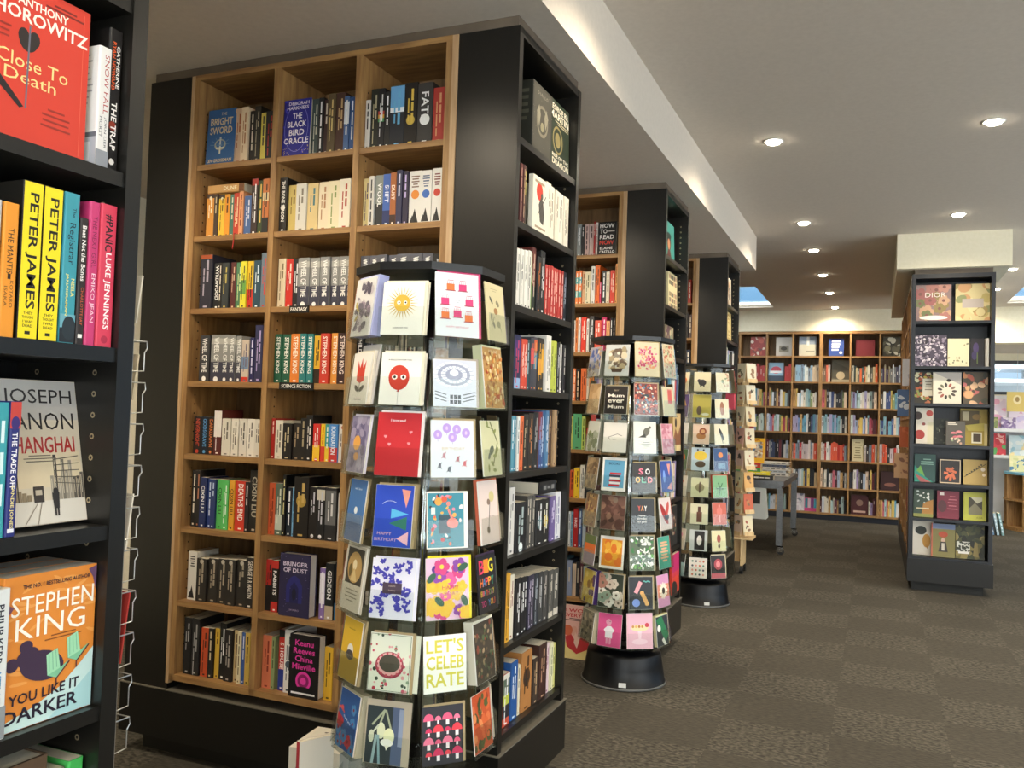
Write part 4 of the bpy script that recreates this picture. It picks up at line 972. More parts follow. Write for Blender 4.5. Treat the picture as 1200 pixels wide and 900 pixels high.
def card(sp, ang, z, w, h, draw, label, paper='f2efe6', env=None, ds=0, back=0, group=None, thick=.0, tilt=None):
    r, cx, cy, a0 = sp; a = a0+math.radians(ang); n = Vector((math.cos(a), math.sin(a), 0)); t = Vector((-math.sin(a), math.cos(a), 0))
    h = min(h, .196); lean = math.atan2(RB-RT, .17) if tilt is None else tilt
    # local frame: x across, y into the spinner, z up
    M = Matrix((t, -n, Vector((0, 0, 1)))).transposed().to_4x4()
    M.translation = Vector((cx, cy, 0))+n*(RB+.004-back)+t*ds+Vector((0, 0, z+.0005))
    M = M @ Matrix.Rotation(-lean, 4, 'X')
    b = MB(); b.box(-w/2, w/2, 0, .0012, 0, h, mat(paper, .55)); b.box(-w/2, w/2, .0022, .0034, 0, h-.001, mat(paper, .55)); b.box(-w/2, -w/2+.001, .0012, .0022, 0, h, mat(paper, .55))
    o = b.build('greeting_card'); o.matrix_world = M; tag(o, label, 'greeting card', group)
    if draw:
        A = Art(w, h); draw(A); A.build(lambda u, v, l: ((u-.5)*w, -l, v*h), 'card_print', o, .5)
    if env:
        e = MB(); x = .005; e.box(-w/2+.002+x, w/2+.004+x, .0036, .0056+thick, 0, min(h+.006, .198), mat(env, .7)); e.build('envelope', o)
    return o
AN = {'A': -60, 'B': -20, 'C': 20, 'D': 60}
def fill(sp, cards, where, off=0):
    for col, row, w, h, draw, label, kw in cards:
        card(sp, AN[col]-off*0, ROWZ[row], w, h, draw, '%s, %s row of %s' % (label, ORD[row], where), **kw)
def solid(c, *extra):
    def f(a):
        a.rect(0, 0, 1, 1, c)
        for e in extra: e(a)
    return f
def flowers(bg, cols, n, r=.1, seed=1, ctr='f0c838'):
    def f(a):
        g = random.Random(seed); a.rect(0, 0, 1, 1, bg)
        for q in range(n):
            u, v, rr, c = g.uniform(.08, .92), g.uniform(.06, .94), r*g.uniform(.7, 1.2), g.choice(cols)
            for k in range(5): a.disc(u+rr*.6*math.cos(k*1.257), v+rr*.6*math.sin(k*1.257)*a.W/a.H, rr*.5, c, 8)
            a.disc(u, v, rr*.3, ctr or c, 8)
    return f
def speck(bg, cols, n, r0=.02, r1=.06, box=(.05, .05, .95, .95), seed=1):
    def f(a):
        g = random.Random(seed); 
        if bg: a.rect(0, 0, 1, 1, bg)
        for q in range(n): a.ell(g.uniform(box[0], box[2]), g.uniform(box[1], box[3]), g.uniform(r0, r1), g.uniform(r0, r1)*.7, g.choice(cols), 8, rot=g.random()*3)
    return f
def art_sun(a):
    for k in range(26):
        t = 2*PI*k/26; u, v = .48, .6; q = a.W/a.H; a.poly([(u+.21*math.cos(t-.06), v+.21*q*math.sin(t-.06)), (u+.4*math.cos(t), v+.4*q*math.sin(t)), (u+.21*math.cos(t+.06), v+.21*q*math.sin(t+.06))], 'c8a440')
    a.disc(.48, .6, .2, 'd8b040', 26)
    for x in (.4, .56): a.disc(x, .61, .045, 'f8f4ec', 14); a.disc(x+.005, .61, .022, '1c1818', 10)
    a.text('A SUN FOR YOU', .48, .13, .54, .026, '302c28', bold=True)
def art_balloon(a):
    a.line(.47, .0, .47, .3, .006, '303030'); a.ell(.47, .52, .26, .24, 'cc3a26', 26); a.poly([(.26, .42), (.47, .27), (.68, .42)], 'cc3a26'); a.poly([(.43, .25), (.47, .29), (.51, .25)], 'a02c1c')
    for x in (.36, .58): a.ell(x, .53, .07, .05, 'f8f4ec', 16); a.disc(x, .53, .035, '1c1818', 10)
    a.text('A BALLOON FOR YOU', .47, .86, .64, .03, '302c28', bold=True)
def art_cakes(a):
    o, p = 'e87838', 'e0407c'
    for x, y, c in ((.35, .78, o), (.63, .78, p), (.22, .55, p), (.78, .55, p), (.22, .33, o), (.5, .36, p), (.76, .3, o)):
        a.rect(x-.09, y-.06, x+.09, y+.05, c); a.rect(x-.115, y-.065, x+.115, y-.05, 'a83a4a')
        for k in range(5): a.rect(x-.075+.034*k, y+.05, x-.065+.034*k, y+.09, 'e89aa8')
        a.rect(x-.07, y+.1, x+.07, y+.108, 'c04050')
    a.text('it is', .5, .6, .1, .02, '9898a0'); a.text('time for', .5, .57, .16, .02, '9898a0'); a.text('cake', .5, .54, .1, .02, '9898a0'); a.text('HAPPY BIRTHDAY', .5, .15, .66, .028, 'd87890')
def art_botany(a):
    a.rect(0, 0, 1, 1, 'dccfa2'); a.marks(rn, .25, .85, .7, .92, 2, 'b8a880', .3); a.ell(.28, .7, .12, .03, '5a5848', 12, rot=-.8); a.ell(.62, .66, .1, .045, '8a8060', 12, rot=-.6); a.ell(.5, .52, .11, .06, 'a87848', 14); a.ell(.25, .4, .05, .07, '6a6a58', 10); a.ell(.35, .28, .05, .07, '7a7258', 10, rot=.5); a.ell(.62, .3, .1, .06, '98906a', 12); a.line(.6, .36, .75, .18, .02, '7a7a50'); a.line(.2, .22, .4, .42, .02, '6a6a48')
def art_tulip(a):
    a.rect(0, 0, 1, 1, 'ece7de'); a.poly([(.3, .45), (.28, .85), (.42, .7), (.5, .9), (.58, .7), (.72, .85), (.7, .45), (.5, .4)], 'd04030'); a.line(.5, .18, .5, .42, .03, '4a4438'); a.ell(.36, .3, .14, .05, '383430', 12, rot=-.5); a.ell(.64, .3, .14, .05, '383430', 12, rot=.5); a.rect(.3, .08, .7, .1, '4a4440')
def art_dome(a):
    a.rect(0, 0, 1, 1, 'd4d6e2')
    for r in (.46, .38, .3, .2): a.ell(.48, .68, r, r*.62, 'f0f2f8' if r in (.46, .3) else 'a4a8bc', 26)
    for k in range(18): t = 2*PI*k/18; a.line(.48+.12*math.cos(t), .68+.1*math.sin(t), .48+.46*math.cos(t), .68+.28*math.sin(t), .012, '9298b0')
    a.ell(.48, .72, .1, .07, 'f8f8fc'); a.rect(0, 0, 1, .42, 'd4d6e2')
    for k in range(3): a.line(.04, .22-.07*k+.1, .3, .15-.07*k+.1, .02, '22242c'); a.line(.96, .22-.07*k+.1, .68, .15-.07*k+.1, .02, '22242c')
    for i in range(3):
        for j in range(2): a.rect(.38+.09*i, .06+.11*j, .45+.09*i, .14+.11*j, '1c1e26')
def art_gold(a):
    speck('c89858', ['e0b868', 'a86838', 'f0d898', '8a5030', 'd8883c', 'b84a28', 'e8d0a0'], 130, .02, .07, (.04, .03, .96, .92), 4)(a); a.text('MY LOVE', .5, .93, .6, .05, 'f0dcb0')
def art_iris(a):
    a.rect(0, 0, 1, 1, '8f86a8'); speck(None, ['7a7498', 'a49ab8', '686288', 'b0a8c4'], 40, .06, .16, (0, 0, 1, .95), 5)(a); a.ell(.45, .52, .2, .13, 'e8a850', 16); a.ell(.5, .28, .14, .07, 'd89a58', 14); a.ell(.4, .72, .1, .04, '6a6490')
def art_love(a):
    a.rect(0, 0, 1, 1, 'c8262e'); a.text('I love you!', .47, .87, .44, .05, 'f8eeee', bold=True)
    for u, v in ((.2, .62), (.78, .7), (.75, .52), (.3, .5)): a.disc(u-.018, v, .022, 'e89aa0', 8); a.disc(u+.018, v, .022, 'e89aa0', 8); a.poly([(u-.038, v-.004), (u+.038, v-.004), (u, v-.035)], 'e89aa0')
def art_balloons(a):
    a.rect(0, 0, 1, 1, 'dcdfe6')
    for u, v in ((.16, .74), (.37, .86), (.6, .84), (.82, .78), (.5, .7)):
        a.ell(u, v, .1, .085, 'b898dc', 16); a.ell(u, v, .03, .035, 'd8c0ec', 10); a.line(u, v-.085, u, v-.12, .008, '9080b0')
    a.text('BIRTHDAY', .52, .5, .54, .055, 'c8b890')
    for u, v, c in ((.2, .2, '4a4a58'), (.3, .38, 'b86a78'), (.42, .14, '30384a'), (.62, .32, 'a84a50'), (.78, .24, 'c83a40')): a.ell(u, v, .035, .05, c, 10); a.line(u-.06, v-.05, u+.05, v+.06, .018, c); a.line(u+.05, v-.06, u-.02, v, .014, c)
def art_birds(a):
    a.rect(0, 0, 1, 1, 'd2d0a8'); a.line(.5, .98, .85, .6, .05, '6a7040'); a.line(.85, .6, .55, .2, .05, '6a7040'); a.line(.3, .9, .6, .85, .03, '7a8048'); a.ell(.5, .46, .14, .07, '5c6858', 14, rot=.6); a.ell(.36, .36, .1, .04, '4c5850', 12, rot=.9)
    for u, v in ((.35, .94), (.72, .8), (.66, .36), (.8, .45), (.5, .22), (.3, .14), (.6, .1)): a.ell(u, v, .1, .035, '88904c', 10, rot=u*5)
def art_plainblue(a): a.rect(0, 0, 1, 1, '3f74b4'); a.rect(0, 0, 1, .3, '2f5f9c'); a.text('with love', .5, .85, .44, .04, 'e0ecf4'); a.disc(.5, .5, .1, 'e8eef0', 14)
def art_triangles(a):
    a.rect(0, 0, 1, 1, '2b4cc0')
    for P, c in (([(.68, .94), (.92, .92), (.82, .64)], 'f0a08c'), ([(.44, .62), (.9, .54), (.44, .46)], '58b4e4'), ([(.86, .5), (.4, .38), (.86, .28)], '2f7a68'), ([(.92, .26), (.62, .14), (.92, .04)], 'eeb8c4')): a.poly(P, c)
    for k in range(14): t = .5+k*.13; a.disc(.44-.26*math.cos(t*.9), .64+.1*math.sin(t), .01, 'd8e0f0', 6)
    a.text('HAPPY', .3, .215, .46, .05, 'e4b8c8'); a.text('BIRTHDAY', .34, .12, .58, .05, 'e4b8c8')
def art_party(a):
    a.rect(0, 0, 1, 1, 'f2ede0'); a.rect(.02, .02, .9, .97, '35889a'); g = random.Random(8)
    for q in range(34): a.ell(g.uniform(.08, .86), g.uniform(.06, .93), g.uniform(.02, .06), g.uniform(.02, .05), g.choice(['e8683c', 'f0e8e0', 'e88aa0', '243038', 'f0b050', 'c83838']), 9, rot=g.random()*3)
    a.rect(.28, .26, .56, .58, '2c4a58'); a.ell(.62, .44, .14, .09, 'ee8478', 16); a.line(.62, .5, .52, .68, .05, 'ee8478'); a.disc(.52, .78, .05, 'ee8478'); a.disc(.28, .82, .09, 'f0a040'); a.disc(.42, .86, .07, 'e05a38'); a.rect(.1, .6, .2, .72, 'd8e0d8')
def art_bouquet(a):
    a.rect(0, 0, 1, 1, 'ead6ce'); a.line(.42, .2, .6, .72, .03, '5a5048'); a.ell(.68, .74, .14, .09, 'dccc90', 14); a.ell(.5, .66, .08, .05, '8a7060', 12); a.ell(.42, .22, .08, .06, '70604a', 10); a.text('happy birthday', .62, .43, .5, .028, '6a5c58')
def art_frame(a):
    a.rect(0, 0, 1, 1, 'cfc8b8'); a.rect(.08, .4, .92, .95, '38342e'); a.ell(.5, .66, .36, .24, 'b8955a', 20); a.ell(.5, .7, .1, .08, 'e8d8b0'); a.poly([(.34, .45), (.5, .66), (.68, .45)], 'd0b880'); a.ell(.3, .6, .08, .1, '6a5a34'); a.marks(rn, .16, .12, .84, .34, 4, '6a6458', .3)
def art_squiggle(a):
    g = random.Random(3); a.rect(0, 0, 1, 1, 'e9e7f4')
    for q in range(60):
        u, v, t = g.uniform(.06, .94), g.uniform(.05, .95), g.random()*3; a.line(u, v, u+.11*math.cos(t), v+.07*math.sin(t), .055, '4a46b0'); a.line(u, v, u+.09*math.cos(t+1.3), v+.06*math.sin(t+1.3), .055, '4a46b0')
    a.rect(.28, .42, .72, .6, '4c3c4c'); a.text('HAPPY', .5, .545, .22, .025, 'c8b8a8'); a.text('birthday', .5, .475, .3, .03, 'c8b8a8')
def art_bloom(a):
    flowers('e8c0d8', ['e07830', '8a3ca0', 'd83c80', '5a2c8a', 'e85898', 'f0c030'], 20, .17, 6)(a)
    for u, v, t in ((.12, .68, .8), (.88, .3, 2), (.3, .3, 2.4), (.85, .84, .5)): a.ell(u, v, .13, .055, '2c5a40', 12, rot=t)
    a.text('HAPPY', .56, .52, .5, .06, 'c03060'); a.text('BDAY', .58, .42, .42, .06, 'c03060')
def art_big(a):
    a.rect(0, 0, 1, 1, '201c22')
    for i, (t, cs) in enumerate((('BIG', ['e83c64', 'f09030', 'f0e030']), ('HAPPY', ['e87830', '3c88c0', 'e04858', 'f0a030', '48a078']), ('BIRTHDAY', ['f0c030', 'e85878', '48a0b0', 'f08030', 'd84060', '60a850', 'f0a0b0', 'e0d040']), ('TO YOU', ['e83c8c', 'e83c8c', ' ', '4890d0', 'f0c838', 'e86038']))):
        n = len(t); y = (.8, .53, .34, .16)[i]; hh = (.24, .15, .1, .11)[i]
        for k, ch in enumerate(t):
            if ch != ' ': a.text(ch, .14+.72*(k+.5)/n, y, .8/n, hh, cs[k], bold=True, fit=True)
def art_yellow(a): a.rect(0, 0, 1, 1, 'b8983c'); a.rect(0, .42, 1, 1, 'e4b830'); a.text('happy birthday', .46, .83, .6, .03, '5a4418'); a.ell(.5, .5, .16, .1, 'f0ece4', 14); a.ell(.5, .42, .2, .08, '4a4448', 14)
def art_wreath(a):
    g = random.Random(5); a.rect(0, 0, 1, 1, 'e2e6d2')
    for q in range(46):
        u, v = g.random(), g.random()
        if math.hypot(u-.5, (v-.46)*1.3) > .3: a.disc(u, v, g.uniform(.02, .045), g.choice(['c85868', '3a4a3a', 'e0a0a0', '8aa080', 'b83848']), 8)
    a.ell(.5, .46, .34, .23, '9a3848', 22); a.ell(.5, .48, .3, .2, 'e0a8a4', 20); a.ell(.5, .49, .25, .155, '4a4638', 20)
    for k in range(14): t = k*.45; a.disc(.5+.3*math.cos(t), .47+.19*math.sin(t), .03, 'c04858', 8)
    a.line(0.02, .02, .98, .02, .01, '5a6a50'); a.line(.02, .98, .98, .98, .01, '5a6a50'); a.line(.02, .02, .02, .98, .01, '5a6a50'); a.line(.98, .02, .98, .98, .01, '5a6a50')
def art_celeb(a):
    a.rect(0, 0, 1, 1, 'f4f3e8')
    for t, y in (("LET'S", .81), ('CELEB', .52), ('RATE', .22)): a.text(t, .5, y, .88, .24, 'd6cc48', bold=True, fit=True)
def art_lily(a):
    a.rect(0, 0, 1, 1, 'b4a892'); a.rect(.03, 0, .84, .9, '2c3638'); a.rect(.6, 0, .84, .9, '52607c'); a.rect(.74, .3, .84, .88, '8c98b0')
    for x, y, t in ((.42, .85, -1.9), (.42, .85, -2.3), (.44, .85, -1.2)): a.line(x, y, x+.4*math.cos(t), y+.34*math.sin(t), .04, 'a8b090')
    a.ell(.36, .52, .09, .13, 'd8dcb8', 14); a.ell(.54, .44, .12, .13, 'dfe2b4', 16); a.ell(.5, .34, .14, .06, 'ecece0', 14); a.poly([(.46, .3), (.5, .22), (.56, .3)], 'e8e8d0'); a.line(.1, .4, .3, .6, .04, 'c0c8b0'); a.line(.2, 0, .26, .45, .06, '98b0b0'); a.line(.36, 0, .3, .45, .05, '88a8ac'); a.ell(.15, .42, .06, .1, 'c8ccb0', 12)
def art_mush(a):
    a.rect(0, 0, 1, 1, '26242c')
    for i in range(4):
        for j in range(4):
            u, v, r = .16+.23*i, .16+.2*j, (.13 if (i+j) % 2 else .08); c = ('e23848', 'f07898', 'd0285a', 'e85a80')[(i*2+j) % 4]; a.rect(u-r*.3, v-r*.7, u+r*.3, v+.02, 'f0e4e4'); a.ell(u, v, r, r*.95, c, 14, 0, PI)
def art_poppy(a): speck('c8552c', ['d86838', '586034', 'e07848', 'a03c1c', '48502c', 'e89058'], 40, .06, .16, (.05, .05, .95, .95), 9)(a)
def art_roses(a):
    flowers('2a5a9c', ['c83a44', 'd85a5a', '4a88c0', 'b02c38'], 14, .15, 4, '8a2030')(a); a.line(.05, .62, .95, .4, .12, '2a5a9c'); a.text('thank you', .5, .52, .6, .08, 'e4ecf4', -.3)
def art_tattoo(a): a.rect(0, 0, 1, 1, 'dcdad8'); speck('dcdad8', ['8a7a90', '6a6470', 'b8a858', '544c5c', '9a8a98', 'c8c0c4'], 60, .04, .13, (.14, .1, .86, .9), 7)(a)
S1 = spinner(-1.316, 2.40, 0, 'tall revolving card spinner closest in view, before the oak bookcase')
N1 = 'the closest spinner'
K = 'a8946c'
fill(S1, [
 ('A', 0, .128, .178, art_tattoo, 'pale card with a patterned dark panel and lilac envelope', dict(env='b0b4e0', thick=.03)),
 ('B', 0, .128, .156, art_sun, 'white card with a smiling yellow sun', dict(env='ece4cc')),
 ('C', 0, .136, .19, art_cakes, 'white card with seven orange and pink cakes', dict(env='d84878', paper='eef0f4')),
 ('D', 0, .128, .178, art_botany, 'cream card with botanical drawings', dict(paper='dccfa2')),
 ('A', 1, .12, .155, art_tulip, 'card with a red crowned tulip', dict(env='e8dfcc', thick=.006)),
 ('B', 1, .124, .154, art_balloon, 'white card with a red balloon face', dict(env='ece4cc')),
 ('C', 1, .136, .138, art_dome, 'pale card with a drawn library dome', dict(env='b0a494')),
 ('D', 1, .132, .186, art_gold, 'gold mosaic patterned card', dict(env='d8dcb0', thick=.03)),
 ('A', 2, .118, .17, art_iris, 'lilac card with orange blooms', dict(env='e0dcea')),
 ('B', 2, .134, .184, art_love, 'bright red card with small white hearts', dict(env='ece8e4', paper='c8262e')),
 ('C', 2, .134, .166, art_balloons, 'pale blue birthday card with lilac balloons', dict(env=K)),
 ('D', 2, .128, .168, art_birds, 'green card with a bird on a branch', {}),
 ('A', 3, .11, .184, art_plainblue, 'plain mid blue narrow card', dict(env=K)),
 ('B', 3, .118, .178, art_triangles, 'bright blue birthday card with coloured triangles', dict(env=K, thick=.016, ds=-.006)),
 ('C', 3, .128, .164, art_party, 'teal card crowded with party animals', dict(paper='f2ede0', ds=-.008)),
 ('D', 3, .128, .19, art_bouquet, 'pinkish white card with a tied bouquet', dict(env='d06848', thick=.012)),
 ('A', 4, .128, .192, art_frame, 'grey card with a gold framed painting', dict(env='c8c0b0')),
 ('B', 4, .134, .17, art_squiggle, 'white card with violet squiggles around a dark label', dict(env='e4e2f0')),
 ('C', 4, .134, .176, art_bloom, 'card full of purple and orange flowers', dict(env='f0e020')),
 ('D', 4, .126, .17, art_big, 'black card with multicoloured capitals', dict(env='402c48', paper='201c22')),
 ('A', 5, .122, .18, art_yellow, 'mustard yellow card', dict(env=K, thick=.006)),
 ('B', 5, .128, .162, art_wreath, 'pale green card with a berry wreath', dict(env=K)),
 ('C', 5, .132, .16, art_celeb, 'white card with large yellow capitals', {}),
 ('D', 5, .128, .178, speck('4a4034', ['6a5a44', '8a4a38', '3a3a2c', 'a89070', '5c6a48'], 60, .03, .08, seed=3), 'dark floral card', dict(env='e0dcc8', thick=.03)),
 ('A', 6, .126, .17, art_roses, 'blue card with red roses', dict(env='c0b89c', thick=.026)),
 ('B', 6, .138, .176, art_lily, 'dark photograph card of a white lily', dict(paper='b4a892')),
 ('C', 6, .126, .162, art_mush, 'black card with red and pink mushrooms', dict(env=K, paper='26242c')),
 ('D', 6, .122, .17, art_poppy, 'orange card with poppies and leaves', dict(paper='ece8e0')),
 ('B', 7, .13, .16, flowers('d8c8b0', ['b85848', '6a7a50', 'e0b0a0'], 12, .12, 3), 'floral card low down', {}),
 ('C', 7, .13, .16, solid('c8d0d8'), 'pale blue card low down', {}),
], N1)
def behind(sp, col, row, w, h, paper, label, back=.012, ds=.012, tilt=.13): card(sp, AN[col], ROWZ[row], w, h, None, label, paper=paper, back=back, ds=ds, tilt=tilt)
behind(S1, 'B', 0, .126, .158, 'ece6d0', 'cream card tucked just behind the smiling sun card')
behind(S1, 'B', 1, .122, .154, 'ece6d4', 'cream card tucked just behind the red balloon card')
behind(S1, 'A', 1, .118, .18, 'd8d4d0', 'grey card tucked behind the tulip card', ds=.02)
behind(S1, 'B', 5, .126, .16, 'dadec8', 'second pale green wreath card tucked behind the first', ds=.022)
behind(S1, 'D', 6, .12, .15, 'd8dcdc', 'white card tucked behind the orange poppy card', ds=.03)
def dull(sp, where, cols, seed, rows=range(8)):
    g = random.Random(seed)
    for k in range(NS-4):
        for row in rows:
            c = g.choice(cols)
            card(sp, 100+40*k, ROWZ[row], .126, g.uniform(.15, .18), None, 'card on the far side of %s, seen through clear pockets' % where, paper=c, group='cards on the far side of %s' % where, env=g.choice(['8a7654', 'b0a488', 'd0c8b4']))
dull(S1, N1, ['8a6a4a', '6a7058', 'a84a3c', 'd8ccb4', '7a6a78', '48503c'], 5, range(7))
# middle spinner
S2 = spinner(-1.276, 4.69, 0, 'revolving card spinner in the middle, before the second bookcase')
N2 = 'the middle spinner'
def words(bg, c, *ts, y0=.7, dy=.2, h=.12):
    def f(a):
        a.rect(0, 0, 1, 1, bg)
        for i, t in enumerate(ts): a.text(t, .5, y0-dy*i, .7, h, c if isinstance(c, str) else c[i], bold=True, fit=len(t) > 3)
    return f
def art_ship(a): a.rect(0, 0, 1, 1, 'c4c6c4'); speck(None, ['e4dccc', 'a89878', '6a5848', 'd8c8ac', '8a8478'], 40, .06, .16, (.2, .2, .85, .85), 3)(a); a.poly([(.25, .24), (.78, .24), (.7, .12), (.32, .12)], '4a3828')
def art_soold(a):
    a.rect(0, 0, 1, 1, '2a2624')
    for t, u, v, c in (('S', .38, .7, 'f07890'), ('O', .66, .7, 'f4f0ec'), ('O', .24, .42, 'f0c050'), ('L', .5, .42, '58b890'), ('D', .76, .42, 'f09098')): a.text(t, u, v, .2, .2, c, bold=True, fit=True)
    a.marks(rn, .2, .1, .8, .24, 3, '5a5450', .3)
def art_yay(a):
    a.rect(0, 0, 1, 1, '2c2e32')
    for i, c in enumerate(('e85a48', 'f0a060', 'f4f0e8')): a.text('YAY'[i], .34+.14*i, .7, .12, .16, c, bold=True, fit=True)
    for i, t in enumerate(('happy', 'birthday', 'to you')): a.text(t, .46, .48-.1*i, .5, .075, 'ece8e0', fit=False)
def art_books(a):
    a.rect(0, 0, 1, 1, 'f0eee8'); a.rect(.08, .1, .92, .92, '68a8cc'); a.text('BOOKS', .5, .82, .7, .07, '2c4a6a', bold=True)
    for i, c in enumerate(('c83038', 'f0ece8', 'b82c34', 'e8e0dc', '303848', 'c83038')): a.rect(.3+.03*(i % 2), .14+.07*i, .74+.03*(i % 3), .2+.07*i, c)
def art_shapes(a): a.rect(0, 0, 1, 1, '25272e'); a.line(.28, .5, .5, .84, .16, 'eca0a8'); a.ell(.3, .2, .16, .12, '7a94d8'); [a.disc(.55+.05*i, .5-.08*i, .09, 'e0a860', 9) for i in range(5)]; [a.ell(.65+.07*i, .86-.02*(i % 2), .05, .02, '58a8a0', 8) for i in range(4)]
def art_cakestand(a): a.rect(0, 0, 1, 1, 'eab4c4'); a.ell(.5, .58, .34, .09, 'ecd8a8', 18); [a.disc(.24+.12*i, .62, .05, ('c88a40', 'e0b060', 'b87030')[i % 3], 8) for i in range(4)]; a.disc(.78, .66, .08, 'c83a48'); a.poly([(.42, .5), (.58, .5), (.54, .24), (.46, .24)], 'f4d0da'); a.ell(.5, .2, .3, .08, 'f2ccd6', 16)
def art_doll(a): a.rect(0, 0, 1, 1, 'd8558c'); a.disc(.45, .74, .12, 'e0a0b8'); a.poly([(.25, .5), (.4, .62), (.55, .62), (.72, .5), (.62, .42), (.62, .26), (.32, .26), (.32, .42)], 'ece8ee'); a.rect(.36, .08, .44, .27, 'e0a0b8'); a.rect(.5, .08, .58, .27, 'e0a0b8'); a.disc(.41, .76, .02, '6a2848'); a.disc(.5, .76, .02, '6a2848')
def art_daisy(a):
    a.rect(0, 0, 1, 1, 'dc9cc0'); a.rect(0, .3, 1, .7, 'd88a70')
    for k in range(12): t = k*.5236; a.ell(.5+.22*math.cos(t), .5+.22*math.sin(t)*.75, .14, .05, 'f6e8d0', 10, rot=t)
    a.disc(.5, .5, .13, '3a3024')
def art_leaf(a): a.rect(0, 0, 1, 1, '30343a'); a.poly([(0, .9), (.5, 1), (1, .3), (.7, .1)], '2f7a50'); a.ell(.22, .6, .14, .12, 'ece8e0'); a.poly([(.4, .2), (.6, .0), (.8, 0), (.55, .26)], 'ece8dc')
